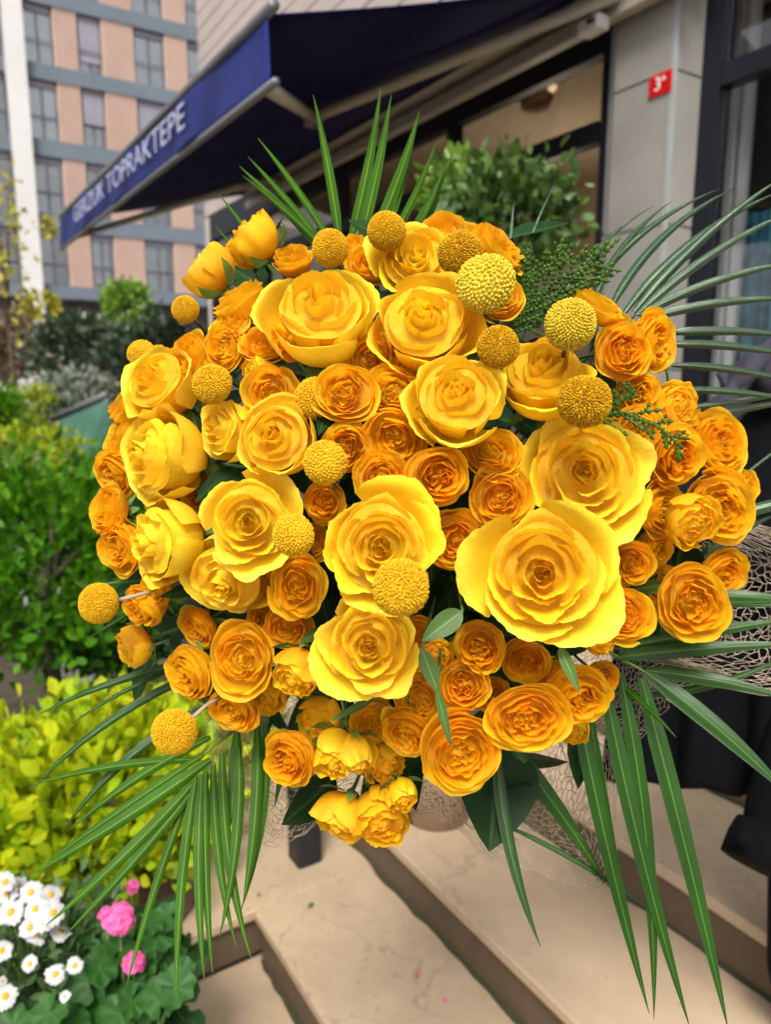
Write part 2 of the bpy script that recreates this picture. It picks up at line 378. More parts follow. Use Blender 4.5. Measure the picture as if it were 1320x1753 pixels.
def rose_parts(kind, seed):
    key = (kind, seed)
    if key in ROSES: return ROSES[key]
    rg = random.Random(seed*31+hash(kind) % 1 + {'open': 1, 'cup': 2, 'spray': 3, 'bud': 4, 'half': 5}[kind]*1000)
    heart = []; out = []
    if kind in ('open', 'cup'):
        Np = 22 if kind == 'open' else 19
        Hc = {'open': .98, 'cup': 1.55}[kind]*rg.uniform(.95, 1.05); ih = 7
        p0 = rg.uniform(0, 6)
        for i in range(Np):
            t = ((i+.4)/(Np-.6))
            rr = (.05+.024*i) if i < ih else (.235+.765*((i-ih)/(Np-1-ih))**1.05)*rg.uniform(.91, 1.06)
            rec = max(0, (t-.5)/.5)
            if kind == 'open':
                zr = Hc*(1.02-.02*min(1, t/.35))*rg.uniform(.96, 1.03)-Hc*.50*max(0, t-.4)**1.2*1.5*rg.uniform(.85, 1.1)
                P = [(.04+.06*t, 0), (rr*(1.15-.25*t)+.03, Hc*(.22-.12*t)), (rr*(.90-.04*rec)-.01, zr*(.88+.08*rec)), ((rr*(1.02+.06*rec)+.03*min(1, t*6)) if i >= ih else rr*(.80+.03*i), zr*(1-.08*rec))]
                hw = 1.8-.78*min(1, t*1.25)
            else:
                zr = Hc*(1.02-.02*min(1, t/.4))-Hc*.52*max(0, t-.38)*rg.uniform(.55, 1.35)
                P = [(.05+.10*t, 0), (rr*(1.30-.05*t)+.05*(1-t), Hc*(.10)), (rr*(.98-.10*rec)-.01, zr*(.84+.14*rec)), ((rr*(.97+.11*rec)+.02*min(1, t*6)) if i >= ih else rr*(.78+.03*i), zr*(1-.05*rec))]
                hw = 1.85-.72*min(1, t*1.2)
            me = petal_mesh('petal', p0+i*2.3999+rg.uniform(-.15, .15), hw, P, dip=.18+.12*t, pw=2.5+rg.random()*.8,
                            spiral=.045 if t < .5 else .025, rip=.008+.020*t, fine=.002+.006*t, nu=33, nv=12, rg=rg, fold=rg.choice([0, .05, .09])*t, off=.05+.05*t, tilt=.05+.10*t, tip=rg.choice([0, .05, .10])*t)
            (heart if i < ih else out).append((me, t))
    elif kind == 'spray':
        Np = 28; ih = 15; cl_ = rg.choice([1, 1, .9, .8]); Hc = .98*rg.uniform(.9, 1.1)/cl_**1.6; p0 = rg.uniform(0, 6); ex = rg.uniform(.0, .14)
        for i in range(Np):
            t = (i+.4)/(Np-.6)
            rr = (.03+.97*t**.92)*rg.uniform(.93, 1.06)*cl_
            rec = max(0, (t-.6)/.4)
            zr = Hc*(.93+.07*min(1, t/.5))*rg.uniform(.94, 1.04)-Hc*.30*rec**1.5
            P = [(.05+.10*t, 0), (rr*(1.1-.12*t)+.04*(1-t), Hc*.10), (rr*(.90-.03*rec)-.01, zr*(.88+.06*rec)), (rr*(1.01+.06*rec)+.02, zr*(1-.08*rec))]
            hw = .92+.3*rg.random()+.1*(1-t)
            ph = p0+i*2.3999+rg.uniform(-.35, .35)
            me = petal_mesh('petal', ph, hw, P, dip=.22, pw=2.2, spiral=.05*rg.choice([-1, 1]), rip=.034-.012*t, fine=.005, off=.06, tilt=.08,
                            nu=15, nv=9, rg=rg, fold=rg.choice([-.12, .0, .10, .14])*(1-.75*t))
            (heart if i < ih else out).append((me, t))
    else:
        Np = 19 if kind == 'half' else 13; ih = 8 if kind == 'half' else 6; Hc = (1.45 if kind == 'half' else 1.75)*rg.uniform(.95, 1.08); p0 = rg.uniform(0, 6)
        for i in range(Np):
            t = (i+.4)/(Np-.6)
            rr = (.10+.80*t**1.0); rec = max(0, (t-.6)/.4)
            zr = Hc*(.95-.05*t)*rg.uniform(.93, 1.03)
            top = .80+.06*rg.random() if kind == 'bud' else .96+.16*rec*rg.random()
            P = [(.05+.16*t, 0), (rr*1.25+.05, Hc*.12), (rr*1.16, zr*.72), (rr*top, zr)]
            me = petal_mesh('petal', p0+i*2.3999+rg.uniform(-.2, .2), 1.5-.65*t, P, dip=.22, pw=2.2, spiral=.05, rip=.045, fine=.012, nu=21, nv=11, rg=rg, fold=rg.choice([-.1, 0, .1, .16]))
            (heart if i < ih else out).append((me, t))
    fr, fz = {'open': (.72, .66), 'cup': (.74, .74), 'spray': (.80, .66), 'half': (.7, .8), 'bud': (.6, .8)}[kind]
    na_, nr_ = 28, 7; fv = []; fu = []
    for a_ in range(na_):
        for q_ in range(nr_):
            rq = fr*q_/(nr_-1); an = 2*PI*a_/na_
            fv.append((rq*math.cos(an), rq*math.sin(an), Hc*(fz+.16*math.exp(-(rq/.22)**2))-.10*rq*rq+.03*math.sin(an*5+rq*9))); fu.append((math.sin(an*3), .8))
    heart.append((mesh('fill', fv, grid_faces(na_, nr_, 0, True), True, fu), 0))  # added bowl below the heart petals, brightens the dark gaps between them
    hm = join_data([m for m, t in heart], 'heart')
    mb = MB(); mb.lathe([(.02, -.30), (.09, -.24), (.13, -.12), (.17, -.02), (.16, .03)], 10)
    hip = mb.mesh('calyx')
    sep = [sepal_mesh(k*2*PI/5+rg.uniform(-.2, .2), 1.0, Hc, rg, rg.uniform(.0, 1.0), kind in ('half', 'bud')) for k in range(5)]
    ROSES[key] = (hm, out, hip, sep, Hc)
    return ROSES[key]
def basis(axis, roll):
    a = np.array(axis, float); a /= np.linalg.norm(a)
    h = np.cross([.31, .2, .93], a); h /= np.linalg.norm(h); k = np.cross(a, h)
    c, s = math.cos(roll), math.sin(roll)
    x = h*c+k*s; y = np.cross(a, x)
    return x, y, a
def stem_mesh(p0, a, r0, bend=.03):
    """tube from the flower base back to the tied hub"""
    p0 = np.array(p0); L = np.linalg.norm(HUB-p0)
    hub = HUB+np.array([rnd.uniform(-.014, .014) for _ in range(3)])
    c1 = p0-np.array(a)*L*.35; c2 = hub+(p0-hub)*.25+np.array([rnd.uniform(-.01, .01) for _ in range(3)])
    pts = [p0*(1-s)**3+3*c1*s*(1-s)**2+3*c2*s*s*(1-s)+hub*s**3 for s in np.linspace(0, 1, 9)]
    mb = MB(); mb.tube(pts, [r0]*9, 6); return mb.mesh('stem')
def facing(px, py, fx, fy):
    r = ray(px, py); r = r/np.linalg.norm(r)
    q = max(.05, 1-fx*fx-fy*fy)
    return RT*fx-UP*fy-r*math.sqrt(q)
def rose(kind, seed, px, py, dpx, fx, fy, label, dz=0, mats=('yellow', 'yellow_heart'), group=None, squash=1, name='yellow_rose', roll=None, sep=None):
    if kind in ('spray', 'half', 'bud'):
        fx = max(-.8, min(.8, fx+rnd.uniform(-.16, .16)+.16*(px-BC[0])/500)); fy = max(-.8, min(.8, fy+rnd.uniform(-.16, .16)+.10*(py-BC[1])/500))
    d = dome(px, py)+dz
    R = dpx*.5*d/FPX*{'open': 1.0, 'cup': 1.12, 'spray': 1.25, 'half': 1.2, 'bud': 1.2}[kind]
    hm, out, hip, sep_m, Hc = rose_parts(kind, seed)
    a = facing(px, py, fx, fy); x, y, a = basis(a, rnd.uniform(0, 6.28) if roll is None else roll)
    if kind == 'spray': x = x*rnd.uniform(.84, 1.06); y = y*rnd.uniform(.90, 1.06)
    base = at(px, py, d)-a*R*Hc*.62
    t = empty(name, base, label, 'rose', group)
    Mx = Matrix(((x[0]*R, y[0]*R, a[0]*R, 0), (x[1]*R, y[1]*R, a[1]*R, 0), (x[2]*R, y[2]*R, a[2]*R, 0), (0, 0, 0, 1)))
    t.matrix_world = Matrix.Translation(base) @ Mx
    o = link('heart', hm, None, t); o['kind'] = 'stuff'
    _slot(o, MT[mats[1]])
    for me, tt in out:
        p = link('petal', me, None, t)
        _slot(p, MT[mats[2] if len(mats) > 2 and tt > .72 else mats[0]])
    c = link('calyx', hip, None, t); _slot(c, MT['calyx'])
    show = sep if sep is not None else (fx*fx+fy*fy > .30)
    if show:
        for s in sep_m:
            q = link('sepal', s, None, c); _slot(q, MT['calyx'])
    sm = link('stem', stem_mesh(base-a*R*.28, a, .0022 if kind in ('open', 'cup') else .0014), MT['stem'], t)
    sm.matrix_parent_inverse = t.matrix_world.inverted()
    return t
def _slot(o, m):
    if not o.data.materials: o.data.materials.append(None)
    o.material_slots[0].link = 'OBJECT'; o.material_slots[0].material = m

YG = 'large yellow roses'
Y = ('yellow', 'yellow_heart'); PL = ('pale', 'yellow'); YP = ('yellow', 'yellow_heart', 'pale')
big = [
 ('cup', 1, 550, 535, 170, -.06, -.60, 'large yellow cup-shaped rose at the top, below two craspedia balls', -.005, YP),
 ('cup', 2, 726, 556, 164, -.02, -.46, 'yellow rose right of the big top rose, under the pale craspedia ball', -.01, Y),
 ('cup', 3, 783, 684, 156, .02, -.44, 'upright yellow rose in the upper middle, ringed by small orange roses', -.02, YP),
 ('open', 4, 712, 448, 150, 0, -.50, 'flattened yellow rose at the top, half hidden behind craspedia balls', .03, Y),
 ('cup', 5, 932, 640, 148, .0, -.58, 'tall narrow yellow rose behind a thin dark craspedia stem', 0, Y),
 ('open', 6, 1000, 812, 238, .12, -.10, 'wide open yellow rose below the large ochre craspedia ball', .005, YP),
 ('open', 7, 930, 980, 254, .02, .05, 'largest fully open yellow rose, lower right of the middle', -.035, YP),
 ('open', 8, 652, 935, 212, -.04, .0, 'large open yellow rose at the centre with a craspedia on its rim', -.02, Y),
 ('open', 9, 633, 1105, 188, -.04, .12, 'bright open yellow rose at lower centre, below a craspedia ball', -.025, YP),
 ('open', 10, 427, 893, 172, -.10, .0, 'round yellow rose at left, touching a craspedia on its lower right', -.015, YP),
 ('cup', 11, 475, 752, 136, -.30, -.22, 'yellow rose with a swirled heart left of the centre craspedia', -.005, YP),
 ('cup', 12, 385, 732, 104, -.74, -.2, 'small pale yellow rose in side view below the left craspedia', .005, PL),
 ('cup', 13, 268, 782, 158, -.74, -.08, 'pale yellow rose in side view at the far left edge', .0, PL),
 ('cup', 14, 275, 925, 138, -.78, .04, 'pale yellow rose turned left, between the far left rose and craspedia', .0, PL),
 ('cup', 15, 392, 985, 146, -.35, .48, 'yellow rose with a drooping lower petal under the round left rose', .015, PL),
 ('cup', 16, 270, 655, 128, -.52, -.42, 'yellow rose at upper left beside a half hidden craspedia', .0, YP),
]
for k, s, px, py, dp, fx, fy, lab, dz, mt in big:
    rose(k, s, px, py, dp, fx, fy, lab, dz, mt, YG)
# the drooping outer petal of the left rose
O = ('orange', 'orange_heart', 'orange_out'); OB = ('bud', 'orange', 'bud')
OG = 'small orange spray roses'
spray = [
 (428, 408, 86, -.55, -.62, 'h', 'topmost left orange rosebud in side view with green sepals'),
 (353, 463, 82, -.62, -.50, 'h', 'orange rosebud in side view, second from the top left'),
 (412, 515, 92, -.25, -.75, 's', 'orange spray rose in side view left of the big top yellow rose'),
 (322, 612, 78, -.42, -.42, 's', 'orange spray rose above the left craspedia, nearest the edge'),
 (385, 597, 78, -.18, -.35, 's', 'orange spray rose right above the left craspedia ball'),
 (453, 590, 74, -.08, -.45, 's', 'orange spray rose below the big top yellow rose, over the small bud'),
 (438, 633, 50, -.55, .0, 'b', 'small yellow-orange bud between two spray roses at upper left'),
 (463, 672, 76, -.10, -.12, 's', 'orange spray rose just left of the half hidden middle craspedia'),
 (638, 612, 76, .08, -.22, 's', 'orange spray rose below the gap between the two top yellow roses'),
 (592, 673, 92, -.06, -.02, 's', 'orange spray rose touching the half hidden middle craspedia'),
 (672, 672, 96, .02, -.12, 's', 'orange spray rose left of the upright yellow rose'),
 (676, 746, 94, .0, .38, 's', 'flat oval orange spray rose below the upright yellow rose cluster'),
 (592, 765, 96, .0, .02, 's', 'orange spray rose behind the upper right of the centre craspedia'),
 (652, 818, 96, -.02, -.08, 's', 'orange spray rose directly above the large centre rose'),
 (750, 815, 106, .12, .10, 's', 'ruffled orange spray rose above the right rim of the centre rose'),
 (556, 858, 74, -.08, .10, 's', 'dark orange spray rose tucked left of the large centre rose'),
 (776, 925, 88, .30, .08, 's', 'narrow orange spray rose between the centre rose and the largest rose'),
 (842, 776, 86, .02, -.16, 's', 'orange spray rose beside the lower right of the upright yellow rose'),
 (858, 852, 92, -.10, .0, 's', 'deep orange spray rose left of the wide open rose'),
 (848, 425, 104, .55, -.50, 's', 'tall orange spray rose in side view behind the pale craspedia'),
 (757, 402, 78, .0, -.70, 's', 'orange spray rose at the very top behind the ochre craspedia'),
 (636, 455, 72, .0, -.62, 's', 'orange spray rose behind the stem of the top craspedia'),
 (858, 512, 72, .30, -.35, 's', 'orange spray rose peeking out below the pale craspedia ball'),
 (1020, 522, 86, .25, -.62, 's', 'orange spray rose behind the upper right craspedia, below the palm'),
 (1065, 605, 104, .15, -.10, 's', 'open orange spray rose right of the two upper right craspedia'),
 (1118, 588, 96, .62, -.15, 's', 'orange spray rose in side view at the upper right rim'),
 (1090, 672, 78, .30, .05, 's', 'orange spray rose shaded below the upper right pair'),
 (1088, 738, 86, .25, .25, 's', 'orange spray rose behind the green cedar tips'),
 (1160, 696, 72, .45, -.25, 'h', 'half closed orange rose at the right rim above the cedar tip'),
 (1155, 778, 110, .25, .22, 's', 'wide orange spray rose right of the open rose, under the cedar tip'),
 (1230, 762, 98, .45, -.05, 's', 'orange spray rose at the right rim with an oval face'),
 (1232, 868, 106, .32, .12, 's', 'orange spray rose at the right rim behind a half open bud'),
 (1185, 892, 84, .25, .15, 'h', 'half open golden bud at the right, in front of a spray rose'),
 (1276, 835, 58, .65, .0, 's', 'smallest orange rose at the extreme right rim'),
 (1132, 872, 84, .38, .05, 's', 'orange spray rose squeezed beside the wide open rose petal'),
 (1082, 965, 66, .12, .10, 's', 'small round orange rose right of the largest yellow rose'),
 (1066, 1052, 92, .28, .10, 's', 'angular orange rose at the lower right of the largest rose'),
 (1028, 1097, 50, .35, .20, 'b', 'tiny green-cupped orange bud under the largest yellow rose'),
 (1187, 1030, 120, .22, .14, 's', 'big orange spray rose at the lower right, over the net'),
 (1237, 982, 78, .30, .22, 's', 'orange spray rose behind the big lower right spray rose'),
 (822, 1108, 98, .04, .20, 's', 'dark orange spray rose under the left rim of the largest rose'),
 (900, 1130, 76, .0, .25, 's', 'shaded orange rose directly under the largest yellow rose'),
 (795, 1172, 90, -.02, .20, 's', 'orange spray rose crossed by curled green sepals'),
 (985, 1187, 112, .06, .25, 's', 'orange spray rose with a green leaf tip hanging over it'),
 (900, 1226, 118, -.02, .22, 's', 'large orange spray rose at the bottom right of the middle'),
 (980, 1250, 50, .08, .40, 'b', 'small orange bud under the leaf-tipped spray rose'),
 (722, 1196, 84, -.12, .30, 's', 'orange spray rose below the right rim of the lower yellow rose'),
 (698, 1252, 84, -.18, .50, 's', 'orange spray rose left of the flat oval bottom rose'),
 (788, 1287, 118, .0, .42, 's', 'flat oval orange spray rose above the large dark leaf'),
 (510, 1005, 94, -.08, .08, 's', 'orange spray rose below the craspedia of the round left rose'),
 (492, 1070, 80, -.15, .35, 's', 'shaded orange rose left of the lower yellow rose'),
 (415, 1130, 108, -.14, .16, 's', 'orange spray rose with a swirled face at the lower left'),
 (325, 1150, 96, -.52, .16, 's', 'orange spray rose turned left above the lower left craspedia'),
 (400, 1212, 80, -.28, .36, 's', 'orange spray rose below the swirled lower left rose'),
 (508, 1155, 76, -.35, .55, 'h', 'orange bud turned down, left of the lower yellow rose rim'),
 (224, 1106, 62, -.72, .20, 'h', 'lone orange bud pointing left over the hedge'),
 (497, 1298, 100, -.42, .40, 's', 'orange spray rose at the bottom left of the hanging cluster'),
 (572, 1296, 78, -.22, .66, 'b', 'fat orange bud with green sepals in the bottom cluster'),
 (612, 1300, 66, .18, .66, 'b', 'orange bud at the right side of the fat bud with sepals'),
 (580, 1402, 82, -.18, .62, 'h', 'lowest orange rosebud, left of the bottom pair'),
 (652, 1402, 90, -.02, .62, 'h', 'lowest orange rosebud, right of the bottom pair'),
 (690, 1365, 52, .22, .55, 'b', 'golden bud at the upper right of the bottom pair'),
 (186, 872, 76, -.60, -.1, 's', 'orange spray rose at the far left, beside the side-view yellow rose'),
 (208, 936, 92, -.55, .22, 's', 'orange spray rose at the far left, over the lone craspedia'),
 (212, 744, 84, -.70, -.35, 's', 'orange rose peeking out behind the far left yellow rose'),
 (198, 812, 76, -.55, .25, 's', 'orange rose squeezed below the far left yellow rose edge'),
 (222, 692, 82, -.65, -.5, 's', 'orange rose at the upper left rim below the hidden craspedia'),
 (268, 1006, 62, -.50, .20, 's', 'small orange rose behind the pale stem of the left craspedia'),
 (248, 1036, 78, -.60, .42, 's', 'orange rose hanging below the left craspedia stem'),
 (502, 445, 70, .0, -.68, 's', 'orange rose peeking over the rim of the big top yellow rose'),
 (606, 422, 48, .05, -.65, 's', 'tiny orange rose between the two topmost craspedia balls'),
 (1122, 936, 64, .35, .30, 's', 'shaded orange rose below the squeezed spray rose at right'),
 (400, 556, 76, -.25, -.55, 'y', 'golden rose with pale petals behind the upper left spray roses'),
 (545, 1230, 66, -.15, .5, 'h', 'shaded orange bud between the lower yellow rose and bottom cluster'),
 (640, 1235, 70, .0, .45, 's', 'shaded orange rose over the gap above the bottom buds'),
 (455, 1190, 62, -.2, .45, 'h', 'small orange bud under the swirled lower left rose'),
 (340, 1075, 66, -.4, .3, 's', 'shaded orange rose under the drooping yellow petal'),
 (1040, 1000, 70, .2, .2, 's', 'orange rose tucked behind the right petal of the largest rose'),
 (1130, 1000, 60, .35, .2, 's', 'shaded orange rose left of the big lower right spray rose'),
 (940, 1160, 70, .1, .3, 's', 'orange rose tucked between the two large bottom right spray roses'),
 (340, 840, 70, -.3, .05, 's', 'shaded orange rose between the pale side-view roses and round rose'),
 (715, 1090, 66, .0, .15, 's', 'shaded orange rose behind the pale edged leaf, lower centre'),
 (745, 1120, 58, .05, .25, 'h', 'half hidden orange bud behind the curled green strip'),
 (1030, 1160, 60, .2, .3, 's', 'shaded orange rose just right of the leaf-tipped spray rose'),
 (842, 1190, 62, .0, .3, 's', 'shaded orange rose between the lower spray roses, bottom right'),
 (458, 1060, 70, -.2, .2, 's', 'shaded orange rose above the swirled lower left rose'),
 (530, 930, 60, -.1, .1, 's', 'shaded orange rose right of the craspedia on the round rose'),
 (660, 1310, 62, .05, .5, 'h', 'half open orange bud hanging above the bottom pair'),
 (1060, 565, 60, .25, -.35, 's', 'orange rose hidden behind the upper right spray rose'),
]
OVZ = {(715, 1090): .05, (745, 1120): .04, (1030, 1160): .05, (842, 1190): .05, (458, 1060): .05, (530, 930): .05, (660, 1310): .04, (545, 1230): .05, (640, 1235): .05, (455, 1190): .05, (340, 1075): .05, (1040, 1000): .06, (1130, 1000): .06, (940, 1160): .04, (340, 840): .06, (592, 673): -.0, (750, 815): -.005, (1187, 1030): -.02, (788, 1287): -.02, (985, 1187): -.01, (900, 1226): -.025, (1185, 892): -.02,
       (1132, 872): .035, (1082, 965): .03, (900, 1130): .03, (822, 1108): .02, (1122, 936): .05, (1237, 982): .03, (722, 1196): .03, (492, 1070): .035,
       (212, 744): .06, (198, 812): .055, (222, 692): .05, (1088, 738): .03, (1090, 672): .03, (1060, 565): .05, (502, 445): .05, (606, 422): .05, (636, 455): .05, (757, 402): .04,
       (428, 408): .03, (858, 512): .02, (556, 858): .03, (776, 925): .02, (638, 612): .02}
for i, (px, py, dp, fx, fy, k, lab) in enumerate(spray):
    kind = {'s': 'spray', 'h': 'half', 'b': 'bud', 'y': 'cup'}[k]
    mt = {'s': O, 'h': ('orange_out', 'orange', 'orange_out'), 'b': OB, 'y': ('bud', 'orange', 'bud')}[k]
    rose(kind, 100+i % 14 if k == 's' else 200+i % 4, px, py, dp, fx, fy, lab, OVZ.get((px, py), .012), mt, OG, name='orange_spray_rose')

# craspedia balls
def cras_mesh(seed, nfl, fr):
    rg = random.Random(seed); mb = MB()
    mb.lathe([(.001, -.93)]+[(.93*math.sin(a), -.93*math.cos(a)) for a in np.linspace(.2, PI-.2, 14)]+[(.001, .93)], 24)
    for i in range(nfl):
        z = 1-2*(i+.5)/nfl; r = math.sqrt(1-z*z); f = i*2.39996+rg.uniform(-.05, .05); z = max(-.999, min(.999, z+rg.uniform(-.010, .010))); r = math.sqrt(1-z*z)
        n = np.array([r*math.cos(f), r*math.sin(f), z*.98]); n /= np.linalg.norm(n)
        h = np.cross(n, [.3, .5, .8]); h /= np.linalg.norm(h); k = np.cross(n, h)
        s = fr*rg.uniform(.85, 1.15); L = rg.uniform(.0, .035)+1.0+.035*math.sin(n[0]*2.3+seed)*math.cos(n[1]*2.1)
        V = [n*.9]; 
        V = [n*.92+s*(h*math.cos(a)+k*math.sin(a)) for a in np.linspace(0, 2*PI, 6)[:5]]
        V += [n*(L-.01)+s*.72*(h*math.cos(a)+k*math.sin(a)) for a in np.linspace(0, 2*PI, 6)[:5]]
        V += [n*(L+.02)]
        F = [(a, (a+1) % 5, 5+(a+1) % 5, 5+a) for a in range(5)]+[(5+a, 5+(a+1) % 5, 10) for a in range(5)]
        mb.add(V, F, False)
    return mb.mesh('flower_head')
CM = [cras_mesh(1, 820, .060), cras_mesh(2, 1200, .050), cras_mesh(3, 520, .076)]
cras = [
 (565, 425, 63, 0, 'cras', -.02, 600, 500, 'craspedia ball leaning over the big top yellow rose'),
 (662, 396, 66, 1, 'cras', 0, 660, 470, 'topmost craspedia ball on a thin upright stem'),
 (788, 434, 76, 1, 'cras_dark', -.01, 800, 560, 'ochre craspedia ball just behind the pale coarse one'),
 (831, 486, 98, 2, 'cras_pale', -.05, 826, 570, 'largest pale greenish craspedia ball with a thick brown stem'),
 (853, 594, 72, 1, 'cras_dark', -.03, 860, 680, 'ochre craspedia ball between the upright and the narrow yellow rose'),
 (976, 556, 86, 0, 'cras_pale', -.06, 945, 710, 'pale craspedia ball on a long dark stem at the upper right'),
 (1001, 687, 91, 1, 'cras_dark', -.06, 990, 780, 'ochre craspedia ball resting on the wide open yellow rose'),
 (363, 658, 69, 0, 'cras', -.03, 400, 760, 'craspedia ball at the left among small orange roses'),
 (540, 682, 72, 0, 'cras', .01, 560, 760, 'half hidden craspedia ball behind a spray rose, upper middle'),
 (557, 792, 75, 2, 'cras', -.04, 580, 860, 'craspedia ball with coarse florets left of the spray roses, centre'),
 (503, 916, 73, 2, 'cras', -.05, 540, 960, 'craspedia ball on the right rim of the round left rose'),
 (686, 1006, 97, 0, 'cras', -.075, 700, 1060, 'large craspedia ball in front of the two centre roses'),
 (168, 1033, 70, 1, 'cras', -.06, 330, 1010, 'lone craspedia ball sticking out at the far left'),
 (298, 1253, 78, 1, 'cras', -.07, 400, 1180, 'craspedia ball at the lower left, over the palm frond'),
 (317, 530, 47, 1, 'cras', -.01, 370, 600, 'small craspedia ball at the upper left rim'),
 (243, 606, 48, 2, 'cras', .03, 300, 680, 'small craspedia ball half hidden behind the upper left yellow rose'),
]
for i, (px, py, dp, mi, mt, dz, sx, sy, lab) in enumerate(cras):
    d = dome(px, py)+dz; R = dp*.5*d/FPX; c = at(px, py, d)
    s0 = at(sx, sy, d+.10 if abs(px-sx) < 100 else d+.06)
    ax = (c-s0)/np.linalg.norm(c-s0); x, y, a = basis(ax, i*1.3)
    t = empty('craspedia', c, lab, 'craspedia', 'craspedia balls')
    hd = link('flower_head', CM[mi], None, t); _slot(hd, MT[mt]); hd.data.materials[0] = MT['cras']
    sq = (1, .96, .92)[mi]*rnd.uniform(.93, 1.03); x = x*rnd.uniform(.95, 1.06)
    hd.matrix_basis = Matrix(((x[0]*R, y[0]*R, a[0]*R*sq, 0), (x[1]*R, y[1]*R, a[1]*R*sq, 0), (x[2]*R, y[2]*R, a[2]*R*sq, 0), (0, 0, 0, 1)))
    mb = MB(); rr = .0028 if i == 3 else .0016
    mid = (c+s0)/2+UP*.003
    mb.tube([c-ax*R*.85, mid, s0, s0*.55+HUB*.45, HUB], [rr*1.1, rr, rr, rr, rr], 7)
    mb.build('stem', MT['crasstem_pale' if i in (12, 13) else 'crasstem'], t)

# ------------------------------------------------------------------ palm fronds
def leaflet_mesh(p0, pm, p1, wd, fold=.35, twist=0, n=18, tipw=0):
    V = []; UV = []
    p0, pm, p1 = [np.array(q) for q in (p0, pm, p1)]
    for j in range(n):
        s = j/(n-1)
        p = p0*(1-s)**2+2*pm*s*(1-s)+p1*s*s
        t = 2*(pm-p0)*(1-s)+2*(p1-pm)*s; t /= np.linalg.norm(t)
        vw = p-CP; vw /= np.linalg.norm(vw)
        sd = np.cross(t, vw); sd /= np.linalg.norm(sd); nn = np.cross(sd, t)
        tw = twist*(s-.3); c, si = math.cos(tw), math.sin(tw)
        sd, nn = sd*c+nn*si, nn*c-sd*si
        wv = wd*.5*min(1, .45+s*3)*(1-max(0, (s-.35)/.65)**1.7)+.0002
        for u in (-1, -.55, 0, .55, 1):
            V.append(p+sd*wv*u+nn*wv*fold*(abs(u)-.5)+nn*wv*.10*math.sin(u*9)); UV.append((u, s))
    return mesh('leaflet', V, grid_faces(n, 5), True, UV)
def frond(label, rachis, leaflets, mat, group='palm fronds', rr=.0022):
    """rachis: list of (px,py,d); leaflets: (x0,y0,d0, x1,y1,d1, bow px, width px[, twist])"""
    R = [at(*q) for q in rachis]
    t = empty('palm_frond', R[0], label, 'palm frond', group)
    mb = MB(); mb.tube(R, np.linspace(rr, rr*.5, len(R)), 6); mb.build('rachis', MT['palm_young'], t)
    for L in leaflets:
        x0, y0, d0, x1, y1, d1, bow, wd = L[:8]; tw = L[8] if len(L) > 8 else rnd.uniform(-.5, .5)
        dx, dy = x1-x0, y1-y0; l = math.hypot(dx, dy)
        xm, ym = (x0+x1)/2-dy/l*bow, (y0+y1)/2+dx/l*bow
        dm = (d0+d1)/2
        wlink('leaflet', leaflet_mesh(at(x0, y0, d0), at(xm, ym, dm-abs(bow)*.00012), at(x1, y1, d1), wd*{'palm_dark': .58, 'palm_matte': .78, 'palm': .84, 'palm_young': .84}[mat]*dm/FPX, twist=tw, fold=rnd.uniform(.8, 1.2) if mat == 'palm_dark' else rnd.uniform(.25, .5)), MT[mat], t)
    return t
frond('green palm frond fanning upward behind the top roses', [(640, 640, .86), (605, 470, .74), (600, 430, .71)], [
 (560, 440, .70, 409, 284, .74, 8, 17), (565, 435, .70, 424, 268, .75, 6, 15), (560, 430, .70, 414, 300, .73, 8, 15), (575, 430, .70, 441, 236, .75, 10, 15), (582, 415, .70, 536, 162, .75, 6, 20),
 (598, 420, .71, 652, 149, .76, 10, 21), (612, 430, .71, 670, 162, .75, 8, 22), (630, 430, .71, 718, 190, .74, 12, 25), (648, 430, .71, 712, 215, .75, 10, 17), (660, 430, .71, 748, 242, .74, 10, 17),
 (685, 430, .71, 776, 259, .75, 12, 19), (690, 430, .71, 765, 275, .74, 10, 13), (700, 440, .72, 757, 310, .75, 10, 15), (470, 470, .72, 372, 330, .76, 8, 10), (440, 480, .72, 366, 385, .76, 5, 9)],
 'palm_matte')
frond('glossy dark palm frond arching out to the right', [(960, 690, .82), (1040, 600, .70), (1095, 530, .66), (1140, 620, .68), (1160, 760, .70)], [
 (870, 520, .66, 880, 345, .70, -4, 18, .2), (885, 520, .66, 948, 320, .70, -20, 13, .2), (940, 560, .66, 1120, 352, .72, -50, 15, .3), (985, 540, .66, 1235, 322, .74, -60, 19, .3), (1010, 540, .65, 1150, 345, .73, -45, 20, .3), (1040, 540, .65, 1258, 322, .73, -55, 24, .2),
 (1070, 535, .65, 1330, 330, .70, -45, 27, .1), (1085, 535, .65, 1345, 300, .68, -28, 28, .1), (1090, 540, .65, 1360, 360, .66, -30, 27, .0), (1095, 540, .65, 1370, 448, .65, -28, 27, .0),
 (1110, 545, .65, 1370, 512, .64, -22, 27, .0), (1140, 570, .65, 1370, 578, .64, -14, 25, .0), (1140, 590, .65, 1380, 615, .64, -18, 25, .0), (1150, 625, .66, 1380, 660, .65, -16, 22, .0),
 (1160, 668, .67, 1380, 690, .66, -14, 20, .0), (1165, 700, .68, 1390, 665, .67, 4, 18, .0), (1190, 712, .68, 1400, 675, .68, 6, 20, .0), (1230, 850, .69, 1400, 720, .70, -5, 8, .0), (1255, 885, .67, 1420, 850, .66, -12, 34, .3), (1190, 960, .69, 1330, 880, .68, -10, 28, .3)],
 'palm_dark')
